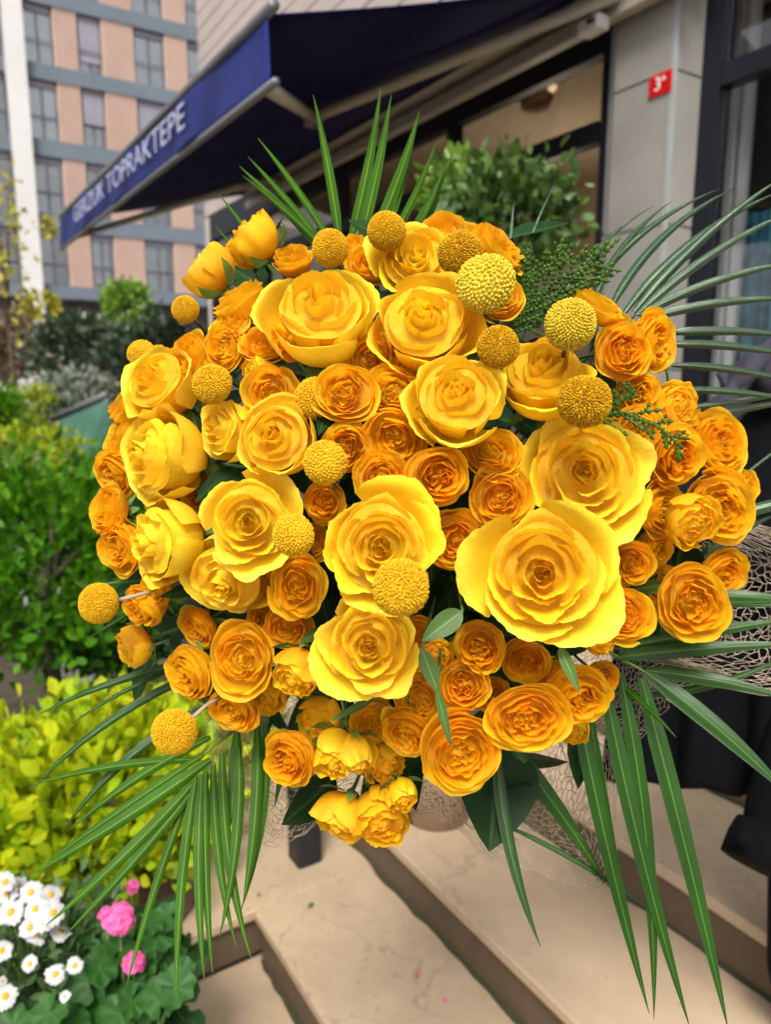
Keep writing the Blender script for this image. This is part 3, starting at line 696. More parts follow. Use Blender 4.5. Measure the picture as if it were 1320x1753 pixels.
frond('green palm frond spreading down at the lower right', [(900, 1040, .86), (1000, 1090, .70), (1050, 1120, .66), (1105, 1150, .64)], [
 (985, 1190, .66, 1112, 1735, .62, 10, 34, .1), (1010, 1215, .66, 1098, 1690, .64, 14, 22, .1), (1035, 1170, .65, 1182, 1760, .60, 16, 35, .05), (1062, 1150, .645, 1120, 1745, .61, -34, 30, .1), (1098, 1160, .64, 1248, 1765, .58, -8, 38, .05),
 (1105, 1150, .64, 1360, 1370, .58, -16, 38, .0), (1105, 1148, .64, 1350, 1196, .60, -14, 30, .0), (1060, 1125, .65, 1370, 1102, .61, -8, 30, .0), (1060, 1110, .66, 1360, 1060, .62, -6, 28, .0),
 (1110, 1190, .65, 1360, 1115, .62, 30, 16, .2), (1180, 1020, .66, 1370, 1028, .63, -5, 28, .0), (1200, 1035, .66, 1370, 1038, .63, -3, 12, .0), (1035, 1150, .66, 1158, 1262, .60, -8, 13, .0)],
 'palm')
frond('dark palm leaflets hanging below the flat oval bottom rose', [(760, 1080, .84), (840, 1220, .72), (850, 1280, .68)], [
 (850, 1285, .66, 926, 1622, .60, 28, 26, .1), (878, 1280, .67, 1038, 1510, .66, -6, 34, .1), (885, 1330, .68, 1000, 1440, .66, -6, 10, .1), (870, 1415, .68, 1130, 1570, .66, -18, 10, .2), (640, 1290, .70, 612, 1440, .66, 6, 16, .1)],
 'palm')
frond('bright green palm frond fanning down at the lower left', [(560, 1090, .86), (440, 1220, .70), (385, 1262, .66), (350, 1290, .64)], [
 (360, 1300, .64, 52, 1498, .58, -10, 26), (350, 1290, .64, 60, 1490, .60, 4, 16), (335, 1335, .63, 78, 1584, .56, -14, 24), (335, 1345, .63, 110, 1602, .56, -10, 20), (322, 1360, .63, 216, 1688, .57, 10, 17),
 (335, 1330, .63, 301, 1708, .56, 16, 20, .05), (345, 1325, .63, 350, 1682, .56, 16, 21, .05), (352, 1320, .63, 364, 1668, .57, 12, 20, .05), (365, 1310, .635, 404, 1620, .58, 22, 19, .05), (380, 1290, .64, 430, 1642, .58, 28, 22, .05),
 (408, 1280, .64, 375, 1605, .58, -24, 22, .05), (440, 1240, .65, 415, 1552, .59, -18, 24, .05), (455, 1240, .66, 412, 1560, .60, -28, 20, .05), (405, 1250, .66, 390, 1430, .62, -6, 24), (330, 1300, .65, 50, 1345, .60, 20, 17), (360, 1262, .66, 120, 1420, .60, 22, 20)],
 'palm_young')
frond('soft palm leaflets curving left below the lone orange bud', [(520, 1060, .84), (400, 1120, .72), (330, 1140, .70)], [
 (350, 1130, .68, 62, 1225, .62, 26, 16), (345, 1150, .68, 55, 1350, .62, 40, 17), (360, 1205, .67, 105, 1425, .61, 44, 20), (310, 1140, .68, 120, 1240, .62, 14, 9), (240, 1035, .66, 150, 1092, .62, -4, 10), (470, 1150, .70, 430, 1330, .66, -8, 26), (520, 1190, .70, 470, 1380, .67, 6, 24)],
 'palm')

# ------------------------------------------------------------------ cedar sprigs
def cedar(label, axis_px, d, n_side, length, side=True):
    P = [at(x, y, d+q) for x, y, q in axis_px]
    t = empty('cedar_sprig', P[0], label, 'cedar sprig', 'cedar sprigs')
    def chain(mb, pts, wd):
        pts = [np.array(p) for p in pts]
        for a, b in zip(pts[:-1], pts[1:]):
            u = b-a; l = np.linalg.norm(u); u /= l
            vw = (a-CP)/np.linalg.norm(a-CP); s = np.cross(u, vw); s /= np.linalg.norm(s); n = np.cross(s, u)
            m_ = a+u*l*.55; q = wd
            mb.add([a, m_+s*q, m_+n*q*.6, m_-s*q, m_-n*q*.6, b+u*l*.35], [(0,2,1),(0,3,2),(0,4,3),(0,1,4),(5,1,2),(5,2,3),(5,3,4),(5,4,1)])
    def along(P, s):
        s = s*(len(P)-1); i = min(int(s), len(P)-2); f = s-i; return P[i]*(1-f)+P[i+1]*f
    k = 22; ax = [along(P, i/k) for i in range(k+1)]
    mb = MB(); chain(mb, ax, .0022); mb.build('twig', MT['cedar'], t)
    for i in range(n_side):
        s = (i+1)/(n_side+1); b = along(P, s); tg = along(P, min(1, s+.05))-along(P, max(0, s-.05)); tg /= np.linalg.norm(tg)
        vw = (b-CP)/np.linalg.norm(b-CP); sd = np.cross(tg, vw); sd /= np.linalg.norm(sd)
        sg = 1 if i % 2 else -1
        L = length*(1-.65*s)*rnd.uniform(.8, 1.15); dr = tg*.75+sd*sg*.66+vw*rnd.uniform(-.2, .2); dr /= np.linalg.norm(dr)
        m = max(4, int(L/.0034)); pts = [b+dr*L*j/m+tg*L*.25*(j/m)**2 for j in range(m+1)]
        mb = MB(); chain(mb, pts, .0021)
        for j in range(2, m-1, 2):
            q = pts[j]; sg2 = 1 if (j//2) % 2 else -1
            d2 = dr*.75+np.cross(dr, vw)*sg2*.66; d2 /= np.linalg.norm(d2); l2 = L*.36*(1-j/m)+.004; m2 = max(2, int(l2/.0032))
            chain(mb, [q+d2*l2*z/m2 for z in range(m2+1)], .0019)
        mb.build('branchlet', MT['cedar'], t)
cedar('feathery cedar sprig behind the pale craspedia ball', [(868, 580, .03), (915, 510, .01), (965, 472, .0), (1036, 446, -.01)], .60, 22, .046)
cedar('cedar sprig rising at the edge of the feathery one', [(872, 575, .03), (890, 500, .02), (908, 458, .015)], .61, 14, .030)
cedar('cedar tips poking out over the right spray roses', [(1000, 712, .02), (1070, 706, -.005), (1130, 732, -.02), (1170, 768, -.03)], .545, 9, .024)
cedar('short cedar tip right of the ochre craspedia ball', [(1005, 716, .02), (1060, 690, .0), (1085, 662, -.01)], .55, 4, .016)

# ------------------------------------------------------------------ broad leaves
def blade_mesh(p0, p1, wd, nrm, cup=.25, n=11, droop=0.0):
    p0, p1 = np.array(p0), np.array(p1); t = p1-p0; L = np.linalg.norm(t); t /= L
    nrm = np.array(nrm)-t*(np.array(nrm)@t); nrm /= np.linalg.norm(nrm); s = np.cross(t, nrm)
    V = []; UV = []
    for j in range(n):
        q = j/(n-1); w_ = wd*.5*(math.sin(PI*q**.8)**.8)*(1-.25*q)+.0003
        for u in (-1, -.5, 0, .5, 1):
            V.append(p0+t*L*q+s*w_*u+nrm*(w_*cup*abs(u)-droop*L*q*q+.03*w_*math.sin(q*14+u*3))); UV.append((u, q))
    return mesh('leaf', V, grid_faces(n, 5), True, UV)
def leaf_thing(label, x0, y0, d0, x1, y1, d1, wpx, mat, droop=.05, tilt=(0, 0), name='salal_leaf'):
    a, b = at(x0, y0, d0), at(x1, y1, d1)
    t = empty(name, a, label, 'leaf', 'single leaves in the bouquet')
    nrm = -ray((x0+x1)/2, (y0+y1)/2)+RT*tilt[0]-UP*tilt[1]
    wlink('blade', blade_mesh(a, b, wpx*d0/FPX, nrm, droop=droop), MT[mat], t)
    mb = MB(); mb.tube([a, a*.6+HUB*.4, HUB], .0012, 5); mb.build('stalk', MT['stem'], t)
leaf_thing('large dark glossy leaf hanging under the flat oval rose', 858, 1265, .68, 838, 1458, .64, 150, 'salal', .0, (.25, 0))
leaf_thing('dark leaf with jagged edge behind the bottom pair of buds', 690, 1255, .70, 712, 1388, .67, 62, 'salal', .0, (-.3, 0))
leaf_thing('dark blue-green leaf left of the lowest bud', 575, 1330, .70, 482, 1412, .67, 80, 'salal', .0, (.4, .4))
leaf_thing('pale edged green leaf beside the lower yellow rose', 792, 1046, .52, 722, 1098, .515, 44, 'freshleaf', .0, (.3, -.3))
leaf_thing('small green leaf right of the half hidden craspedia', 560, 700, .55, 545, 745, .53, 26, 'salal', .0)
leaf_thing('rolled green leaf at the upper left of the round rose', 400, 800, .57, 335, 855, .54, 34, 'salal', .05, (-.5, 0))
leaf_thing('long green leaf above the round left rose', 440, 810, .57, 350, 826, .55, 30, 'salal', .1, (0, -.5))
leaf_thing('dark green leaf over the orange rose at left', 345, 1005, .60, 272, 1022, .56, 22, 'salal', .0)
leaf_thing('pale green leaf edge behind the big lower right rose', 1080, 1010, .64, 1145, 1000, .60, 30, 'freshleaf', .0)
leaf_thing('dark leaf under the big lower right rose', 1080, 1020, .66, 1120, 1120, .66, 70, 'salal', .0)
leaf_thing('green leaf below the half open right bud', 1150, 940, .67, 1215, 990, .66, 60, 'salal', .0)
leaf_thing('small toothed leaf left of the lower yellow rose', 552, 1080, .57, 515, 1098, .55, 24, 'freshleaf', .0)
leaf_thing('slim green leaf tip over the leaf-crossed spray rose', 958, 1105, .51, 992, 1185, .50, 22, 'freshleaf', .05)
leaf_thing('curled green sepal strip over the lower spray rose', 722, 1110, .505, 752, 1190, .50, 30, 'freshleaf', .0)
leaf_thing('curled green leaf tip above the flat oval rose', 748, 1180, .50, 772, 1278, .50, 17, 'freshleaf', .03)
leaf_thing('thin green leaf curling under the lower yellow rose', 640, 1195, .55, 565, 1235, .53, 14, 'freshleaf', .05)
leaf_thing('green bud leaf at the far left craspedia', 150, 1003, .60, 128, 996, .59, 12, 'freshleaf')
# leafy filler sprigs in the gaps
for i in range(46):
    q = math.sqrt((i+.5)/46); f = i*2.39996
    px, py = BC[0]+500*q*math.cos(f), BC[1]+510*q*math.sin(f)
    d = dome(px, py)+.095
    tip = at(px, py, d); t = empty('foliage_sprig', tip, 'dark green leafy sprig filling gaps between the flowers', 'foliage', 'dark leafy sprigs in the bouquet')
    ax = tip-HUB; L = np.linalg.norm(ax); ax /= L
    mb = MB(); mb.tube([tip, tip*.5+HUB*.5, HUB], .0014, 5); mb.build('stem', MT['stem'], t)
    x, y, a = basis(ax, i)
    for k in range(6):
        g = k*2.4+i; b = tip-ax*.018*k; o = x*math.cos(g)+y*math.sin(g)
        tp = b+o*.058+ax*rnd.uniform(.0, .035)
        wlink('leaf', blade_mesh(b, tp, .036, ax*.9-o*.3, n=7), MT['salal'], t)

# ------------------------------------------------------------------ net wrap
def net_r(f):
    """outer radius of the net in photo pixels for an angle (0 = right, 90 = down)"""
    K = [(-180, 440), (-60, 430), (-5, 440), (9, 800), (22, 790), (32, 560), (48, 560), (62, 720), (72, 640), (84, 520), (100, 500), (112, 610), (122, 590), (135, 470), (180, 440)]
    for (a, r), (b, s) in zip(K[:-1], K[1:]):
        if a <= f <= b:
            u = (f-a)/(b-a); u = u*u*(3-2*u); return r*(1-u)+s*u
    return 440
nb = MB(); cs = 15.0
def net_pt(f, s):
    R0 = 300; R1 = net_r(f); r = R0+(R1-R0)*s
    x = BC[0]+r*math.cos(math.radians(f)); y = BC[1]+r*math.sin(math.radians(f))
    d = .80-.10*s+.022*math.sin(f*.21)*s+.012*math.sin(f*.53+s*5)
    return at(x, y, d)
na, ns = 250, 40
pts = {}
for i in range(na):
    for j in range(ns):
        f = -40+(180*i/na)+rnd.uniform(-.30, .30); s = (j+rnd.uniform(-.38, .38))/(ns-1)
        pts[i, j] = net_pt(f, max(0, min(1.03, s+.012*math.sin(i*.9))))
def strand(a, b, r=.00034):
    a, b = np.array(a), np.array(b); t = b-a; t /= np.linalg.norm(t); h = np.cross(t, FW); h /= np.linalg.norm(h)+1e-9; k = np.cross(t, h)
    c = [(h*math.cos(q)+k*math.sin(q))*r for q in (0, 2.094, 4.189)]
    nb.add([a+c[0], a+c[1], a+c[2], b+c[0], b+c[1], b+c[2]], [(0,1,4,3),(1,2,5,4),(2,0,3,5)], True)
for (i, j), p in pts.items():
    if (i+1, j) in pts and rnd.random() < .95: strand(p, pts[i+1, j])
    if (i+j) % 2 == 0 and (i, j+1) in pts: strand(p, pts[i, j+1])
    if rnd.random() < .24:
        q = (i+rnd.randint(-3, 3), j+rnd.randint(1, 4))
        if q in pts: strand(p, pts[q], .00030)
nt_ = nb.build('net_wrap', MT['net']); tag(nt_, 'beige fibre net wrapped loosely round the back of the bouquet', 'net')
mb = MB(); fw_ = (HUB-at(BC[0], BC[1], .6)); fw_ /= np.linalg.norm(fw_)
mb.tube([HUB-fw_*.02, HUB+fw_*.005, HUB+fw_*.03], [.024, .022, .025], 16)
tag(mb.build('tie_band', plain('tie_band', (.30, .24, .16), .8, .3, 40)), 'fibre band tying all the flower stems together', 'band')

# ------------------------------------------------------------------ apartment building across the street
BY_ = 36.0
CL = plain('terracotta_cladding', (.45, .315, .26), .8, .10, 1.0, c2=(.42, .285, .23))
BAND = plain('grey_blue_band', (.115, .14, .17), .7, .12, .8)
FRM = plain('window_frame_grey', (.09, .10, .115), .5, .15, 3)
WHITE = plain('white_render', (.52, .505, .49), .8, .06, .6)
CURT = [plain('curtain_pale', (.58, .63, .64), .9, .35, 1.5), plain('curtain_dim', (.27, .28, .30), .9, .4, 1.5), plain('window_sky_reflection', (.76, .86, .90), .9, .2, 1.0)]  # last one is the sky's reflection in the glass, painted as a pale sheet
SHUT = plain('roller_shutter', (.22, .21, .25), .6, .1, 2)
DARK = plain('dark_recess', (.03, .03, .032), .9, .3, 2)
PANE = glass_mat('apartment_glass', (.95, .96, .97), .34, .9)
bld = empty('apartment_building', (ony(150, 640, BY_)[0], BY_, 0), 'apartment building with terracotta ribbed panels, grey bands and a white column', 'building')
def bx(px, py): return ony(px, py, BY_)[0]
rowz = lambda py, px=42: ony(px, py, BY_)[2]
tops = [rowz(p) for p in (-156, -26, 104, 234, 362, 486)]; bots = [rowz(p) for p in (-129, 1, 131, 263, 390, 508)]
xs = [bx(p, 75) for p in (-62, 3, 38, 91, 132, 173, 228, 280, 319, 372, 412, 466, 520, 575, 630)]
kinds = ['w', 'col', 'w', 'p', 'w', 'p', 'w', 'p', 'w', 'p', 'w', 'p', 'w', 'p']
x0, x1 = xs[0]-1.5, xs[-1]
for k in range(len(tops)):
    boxo('floor_band', (x0, BY_-.10, bots[k]), (x1, BY_+.35, tops[k]), BAND, bld)
rg = random.Random(4)
boxo('back_wall', (x0, BY_+1.2, 0), (x1, BY_+1.6, tops[0]+3), DARK, bld)
for k in range(len(tops)-1):
    z1, z0 = bots[k], tops[k+1]
    for i, kd in enumerate(kinds):
        a, b = xs[i], xs[i+1]
        if kd == 'p':
            mb = MB(); nr = max(5, int((b-a)/.19)); sx_ = (b-a)/nr
            mb.box((a, BY_+.02, z0), (b, BY_+.25, z1))
            for r in range(nr): mb.box((a+sx_*(r+.25), BY_-.07, z0+.01), (a+sx_*(r+.72), BY_+.018, z1-.01))
            mb.build('ribbed_panel', CL, bld)
        elif kd == 'w':
            fm = MB(); t_ = .07; y0, y1 = BY_+.14, BY_+.22
            fm.box((a, y0, z0), (a+t_, y1, z1)); fm.box((b-t_, y0, z0), (b, y1, z1)); fm.box((a+t_, y0, z1-.10), (b-t_, y1, z1)); fm.box((a+t_, y0, z0), (b-t_, y1, z0+t_))
            m_ = (a+b)/2; fm.box((m_-.05, y0+.005, z0+t_), (m_+.05, y1-.005, z1-.10))
            wv = fm.build('window', FRM, bld)
            wv_e = wv
            sh = {(2, 4): .62, (2, 6): .55, (1, 4): .8, (2, 8): .7, (4, 8): .85}.get((k, i), .12)
            hgt = z1-z0
            def sub(n_, bb, mt_):
                o = boxo(n_, *bb, mt_); o.parent = wv; return o
            for (c0, c1) in ((a+t_, m_-.05), (m_+.05, b-t_)):
                sub('pane', ((c0, BY_+.17, z0+t_), (c1, BY_+.18, z1-.1)), PANE)
            cur = CURT[2] if (k, i) in ((1, 2), (1, 6), (0, 2), (2, 2), (1, 8), (0, 6)) else (CURT[0] if rg.random() < .5 else CURT[1])  # listed windows get the painted sky reflection
            cw = rg.uniform(.5, 1.0) if cur is not CURT[2] else 1
            sub('curtain', ((a+t_, BY_+.20, z0+t_), (a+t_+(b-a-2*t_)*cw, BY_+.215, z1-.1)), cur)
            sub('roller_shutter', ((a+t_+.004, BY_+.08, z1-hgt*sh), (b-t_-.004, BY_+.13, z1-.004)), SHUT)
            rl = MB(); rl.box((a+.01, BY_-.01, z0+hgt*.38), (b-.01, BY_+.02, z0+hgt*.40))
            o = rl.build('balcony_rail', FRM); o.parent = wv
boxo('white_column', (xs[1], BY_-.55, 0), (xs[2], BY_-.12, tops[0]+3), WHITE, bld)
boxo('soffit', (x0, BY_+.352, bots[-1]+.05), (x1, BY_+1.19, bots[-1]+.25), plain('soffit', (.42, .39, .36), .9, .1, 1), bld)
boxo('ground_floor_wall', (x0, BY_+1.0, 0), (x1, BY_+1.19, bots[-1]+.04), plain('ground_floor', (.11, .10, .10), .9, .4, .7), bld)

# ------------------------------------------------------------------ shop front
V0 = 3.2
STONE = plain('grey_stone_cladding', (.255, .243, .22), .7, .12, 2.2, bump=.08, bscale=25, c2=(.20, .192, .178))
METAL = plain('dark_window_metal', (.010, .011, .017), .5, .2, 4, spec=.2)
ALU = plain('edge_profile', (.30, .325, .325), .45, .1, 6)
shop = empty('shop_building', (V0, 4.5, .6), 'shop front with black framed glazing beside a grey stone pillar', 'building')
zt = 4.6
# upper wall
sid = plain('upper_siding', (.40, .335, .30), .8, .12, 2)
mb = MB(); yfar = onx(357, 40, V0+.25)[1]
z = 3.62
while z < 7.2:
    mb.box((V0+.10+.004, .0, z), (V0+.35, yfar, z+.165)); z += .18
for k, q in enumerate(np.arange(3.62, 7.2, .18)):
    boxo('siding_board', (V0+.10, 2.0, q), (V0+.34, yfar, q+.165), sid, shop)
boxo('upper_wall', (V0+.13, -1.5, 3.60), (V0+.36, yfar-.01, 7.2), plain('upper_wall', (.34, .30, .27), .9, .1, 2), shop)
# interior
INT = plain('interior_beige', (.56, .46, .34), .9, .10, .8)
boxo('interior_back_wall', (V0+3.2, -1.0, .6), (V0+3.3, yfar, 3.9), INT, shop)
boxo('interior_ceiling', (V0+.34, -1.0, 3.70), (V0+3.2, yfar, 3.8), INT, shop)
boxo('interior_floor', (V0+.34, -1.0, .602), (V0+3.2, yfar, .62), plain('shop_floor', (.20, .16, .12), .5, .2, 2), shop)
boxo('partition', (V0+.50, 2.86, .6), (V0+3.19, 2.95, 3.69), INT, shop)
boxo('end_wall', (V0+.10, yfar-.12, .6), (V0+3.3, yfar, 3.6), plain('end_wall', (.45, .40, .36), .9, .1, 2), shop)
# black framing of the shop glazing (plane x = V0+.10)
gx = V0+.12
zl = onx(1030, 226, gx)[2]; ztop = onx(1036, 78, gx)[2]
ya = 2.98
def bar(n_, a, b): return boxo(n_, a, b, METAL, shop)
bar('top_frame', (gx-.03, ya, ztop-.05), (gx+.05, yfar-.2, 3.60))
bar('transom', (gx-.03, ya+.10, zl-.055), (gx+.05, yfar-.2, zl+.055))
mys = [ya, onx(782, 230, gx)[1], onx(590, 330, gx)[1], onx(455, 380, gx)[1], yfar-.26]
for y_ in mys: bar('mullion', (gx-.035, y_, .605), (gx+.055, y_+.07, ztop-.052))
GL = glass_mat('shop_glass', (.82, .80, .76), .10, .92)
for a, b in zip(mys[:-1], mys[1:]):
    boxo('pane', (gx+.008, a+.072, zl+.058), (gx+.016, b-.002, ztop-.053), GL, shop)
    boxo('pane', (gx+.008, a+.072, .62), (gx+.016, b-.002, zl-.058), GL, shop)
# pillar of stone slabs
py0, py1 = onx(1160, 60, V0)[1], onx(1056, 60, V0)[1]
xr = 3.42
zj = [.602, 1.63, 2.335, 3.035, 3.735, 4.4]
core = boxo('pillar_core', (V0+.012, py0+.012, .6), (xr, py1-.004, 4.4), plain('joint_dark', (.16, .15, .14), .9, .1, 4), shop)
for a, b in zip(zj[:-1], zj[1:]):
    boxo('stone_slab', (V0, py0+.022, a+.005), (V0+.02, py1, b-.005), STONE, shop, .002)
    boxo('stone_slab', (V0+.016, py0, a+.005), (xr, py0+.02, b-.005), STONE, shop, .002)
boxo('corner_profile', (V0-.004, py0-.004, .6), (V0+.014, py0+.0205, 4.4), ALU, shop)
boxo('door_jamb', (V0+.06, py1+.002, .6), (V0+.16, py1+.085, 3.6), plain('jamb_grey', (.27, .26, .26), .7, .1, 5), shop)
# nearer window on the right of the pillar
wx = xr-.02
bar('window_frame', (wx, py0-.105, .6), (wx+.10, py0-.001, 4.4))
ztr = onx(1275, 112, wx)[2]
bar('window_transom', (wx+.002, -1.4, ztr-.05), (wx+.09, py0-.106, ztr+.05))
bar('window_transom', (wx+.002, -1.4, .605), (wx+.09, py0-.106, .75))
GL2 = glass_mat('window_glass', (.90, .91, .92), .16, .95)
boxo('pane', (wx+.04, -1.4, .752), (wx+.048, py0-.107, ztr-.052), GL2, shop)
boxo('pane', (wx+.04, -1.4, ztr+.052), (wx+.048, py0-.107, 4.4), GL2, shop)
def cloth(name, x, ya_, yb, za, zb, mat, parent, folds=9, amp=.04):
    nu, nv = 60, 14; V = []
    for i in range(nu):
        for j in range(nv):
            u = i/(nu-1); v = j/(nv-1)
            V.append((x+amp*math.sin(u*folds*2*PI+.5*math.sin(v*4))*(.5+.5*v)+.02*math.sin(u*31), ya_+(yb-ya_)*u, zb+(za-zb)*v))
    o = wlink(name, mesh(name, V, grid_faces(nu, nv), True), mat, parent); return o
cloth('curtain', xr+.40, 2.50, 2.80, .62, 4.3, plain('grey_curtain', (.80, .80, .78), .9, .1, 3), shop, 3, .02)
boxo('display_wall', (xr+.9, -1.4, .6), (xr+.95, py0+.3, 4.4), plain('display_wall', (.10, .095, .10), .9, .3, 1.5), shop)
# hanging blue garment in the window
g = empty('hanging_garment', (xr+.5, 1.5, 1.0), 'blue and teal garment hanging behind the shop window', 'garment')
ga, gb = onx(1262, 480, xr+.55), onx(1345, 480, xr+.55)
BL = plain('blue_fabric', (.03, .11, .22), .8, .3, 9, c2=(.09, .36, .42))
cloth('drape', xr+.55, gb[1], ga[1], onx(1300, 610, xr+.55)[2], onx(1300, 362, xr+.55)[2], BL, g, 4, .03)
cloth('drape_panel', xr+.60, gb[1]-.2, (ga[1]+gb[1])/2, onx(1300, 590, xr+.6)[2], onx(1300, 375, xr+.6)[2], plain('brown_fabric', (.10, .06, .02), .8, .4, 9), g, 3, .03)
mb = MB(); mb.tube([(xr+.56, gb[1]-.2, onx(1300, 362, xr+.55)[2]+.01), (xr+.56, ga[1], onx(1300, 362, xr+.55)[2]+.01)], .008, 8); mb.build('rail', METAL, g)
# lamp inside the shop
lp = onx(918, 168, V0+.9)
lamp = empty('pendant_lamp', lp, 'round rattan lamp glowing inside the shop', 'lamp')
mb = MB(); mb.lathe([(.02, .0), (.10, .03), (.13, .10), (.10, .18), (.02, .20)], 16, tuple(lp-np.array([0, 0, .1])))
mb.build('shade', plain('rattan', (.42, .27, .15), .8, .5, 40), lamp)
bl = onx(946, 150, V0+.8); mb = MB(); mb.lathe([(.005, -.03), (.03, -.01), (.03, .01), (.005, .03)], 12, tuple(bl))
mb.build('bulb', emit_mat('warm_bulb', (1, .75, .45), .7), lamp)
pl = bpy.data.lights.new('shop_fill_light', 'POINT'); pl.energy = 16; pl.color = (1, .86, .70); pl.shadow_soft_size = .15  # fill light added to brighten the shop interior, set away from the bulb
plo = bpy.data.objects.new('shop_fill_light', pl); COL.objects.link(plo); plo.location = tuple(bl+np.array([.9, .9, -.9])); 
dl = onx(945, 268, V0+.8); mb = MB(); mb.lathe([(.03, 0), (.032, -.02), (.022, -.035)], 14, tuple(dl)); tag(mb.build('downlight', emit_mat('downlight', (1, .85, .65), 3)), 'small round downlight inside the shop under the black beam', 'lamp')
# door number plate
RED = plain('red_enamel', (.50, .006, .008), .35, .15, 6)
sg = empty('number_plate', (V0-.004, onx(1132, 145, V0)[1], onx(1132, 145, V0)[2]), 'red enamel door number plate on the stone pillar', 'sign')
c = onx(1131.5, 144, V0-.004)
boxo('plate', (V0-.009, c[1]-.066, c[2]-.050), (V0-.001, c[1]+.066, c[2]+.050), RED, sg, .002)
def text_mesh(s, size, ext=.001):
    cu = bpy.data.curves.new('lettering', 'FONT'); cu.body = s; cu.size = size; cu.extrude = ext; cu.align_x = 'CENTER'; cu.align_y = 'CENTER'
    o = bpy.data.objects.new('lettering', cu); COL.objects.link(o)
    dg = bpy.context.evaluated_depsgraph_get(); me = bpy.data.meshes.new_from_object(o.evaluated_get(dg)); bpy.data.objects.remove(o); return me
WT = plain('white_lettering', (.75, .75, .78), .6, .05, 5)
# text plane facing -X: local x -> -Y, local y -> Z
TR = lambda p: Matrix(((0, 0, -1, p[0]), (-1, 0, 0, p[1]), (0, 1, 0, p[2]), (0, 0, 0, 1)))
def put_text(s, size, p, parent, mat, sx=1):
    o = link('lettering', text_mesh(s, size), mat, parent); o.matrix_parent_inverse = Matrix.Translation(parent.location).inverted()
    o.matrix_basis = TR(p) @ Matrix.Diagonal((sx, 1, 1, 1)); return o
put_text('3', .085, (V0-.011, c[1]+.012, c[2]), sg, WT)
put_text('A', .036, (V0-.011, c[1]-.022, c[2]+.018), sg, WT)
# awning
NAVY = plain('navy_awning_cloth', (.005, .006, .060), .85, .2, 3, spec=.15, c2=(.0035, .0045, .042))
BLUE = plain('blue_valance_cloth', (.013, .022, .155), .6, .35, 2.5, spec=.2, c2=(.006, .010, .075))
BEIGE = plain('beige_metal', (.38, .345, .29), .5, .12, 5)
GREYM = plain('grey_rail', (.13, .13, .135), .4, .15, 5, metal=.3)
aw = empty('awning', (V0, 5.0, 3.5), 'navy blue folding awning with white lettering on its valance', 'awning')
VX = 1.2
A0, A1 = onx(460, 26, VX), onx(105, 372, VX); B0, B1 = onx(465, 143, VX), onx(105, 424, VX)
yn, yf = A0[1], A1[1]
zc = 3.50; ycn, ycf = 2.75, onx(425, 335, V0-.1)[1]
def cl_pt(u, v):   # u along the street (0 near, 1 far), v from front bar to wall
    x = VX+(V0-.12-VX)*v; y = (yn+(yf-yn)*u)*(1-v)+(yn+(ycf-yn)*u)*v
    z = (A0[2]+(A1[2]-A0[2])*u)*(1-v)+zc*v-.05*math.sin(PI*v)*(.6+.4*math.sin(u*3))+.006*math.sin(u*40)*math.sin(PI*v)
    return (x, y, z)
nu, nv = 40, 16
me = mesh('canopy', [cl_pt(i/(nu-1), j/(nv-1)) for i in range(nu) for j in range(nv)], grid_faces(nu, nv), True)
cn = wlink('canopy', me, NAVY, aw); so = cn.modifiers.new('thick', 'SOLIDIFY'); so.thickness = .004
V = []
for i in range(60):
    u = i/59
    for j in range(8):
        v = j/7; p = (np.array(A0)*(1-u)+np.array(A1)*u)*(1-v)+(np.array(B0)*(1-u)+np.array(B1)*u)*v
        V.append((VX-.004+.010*math.sin(u*47+1.3*math.sin(u*9))*v*v+.006*math.sin(u*23), p[1], p[2]))
va = wlink('valance', mesh('valance', V, grid_faces(60, 8), True), BLUE, aw); so = va.modifiers.new('thick', 'SOLIDIFY'); so.thickness = .003; so.offset = 1
mb = MB(); mb.tube([np.array(A0)+[0, -.05, .015], np.array(A1)+[0, .05, .015]], .022, 10); mb.build('front_bar', GREYM, aw)
mb = MB(); mb.tube([np.array(B0)+[0, -.04, -.005], np.array(B1)+[0, .04, -.005]], .016, 8); mb.build('hem_bar', GREYM, aw)
mb = MB(); mb.box((V0-.16, ycn-.4, zc-.02), (V0+.09, ycf+.1, zc+.14)); mb.build('cassette', BEIGE, aw, .02)
mb = MB(); mb.box((V0-.10, ycn-.4, zc-.15), (V0-.03, ycf+.1, zc-.07)); mb.build('wall_bar', BEIGE, aw, .01)
def awn_ray(px, py, off=-.09):
    r = ray(px, py)
    for s in np.linspace(1, 9, 4000):
        p = CP+r*s; v = (p[0]-VX)/(V0-.12-VX)
        if v >= 0 and p[2] >= 2.9+v*.6+off: return p
    return p
e0 = awn_ray(536, 200, -.12); f0 = np.array(B0)+[.03, .12, .03]; s0 = onx(1060, -10, V0-.12)
mb = MB(); mb.tube([e0, s0], .034, 8); mb.build('upper_arm', BEIGE, aw)
mb = MB(); mb.tube([f0, e0], .030, 8); mb.build('forearm', BEIGE, aw)
mb = MB(); mb.lathe([(.05, -.05), (.055, 0), (.05, .05)], 14, tuple(e0)); mb.build('elbow_joint', GREYM, aw)
e1 = np.array([2.2, yf-1.6, 3.02]); 
mb = MB(); mb.tube([e1, (V0-.12, yf-.4, zc-.04)], .030, 8); mb.build('upper_arm', BEIGE, aw)
mb = MB(); mb.tube([np.array(B1)+[.03, -.2, .05], e1], .026, 8); mb.build('forearm', BEIGE, aw)
mb = MB(); mb.tube([np.array(A1)+[.02, .02, 0], (V0-.12, ycf, zc)], .022, 8); mb.build('side_edge', BEIGE, aw)
t0, t1 = onx(135, 375, VX-.02), onx(318, 230, VX-.02); Lt = abs(t0[1]-t1[1])
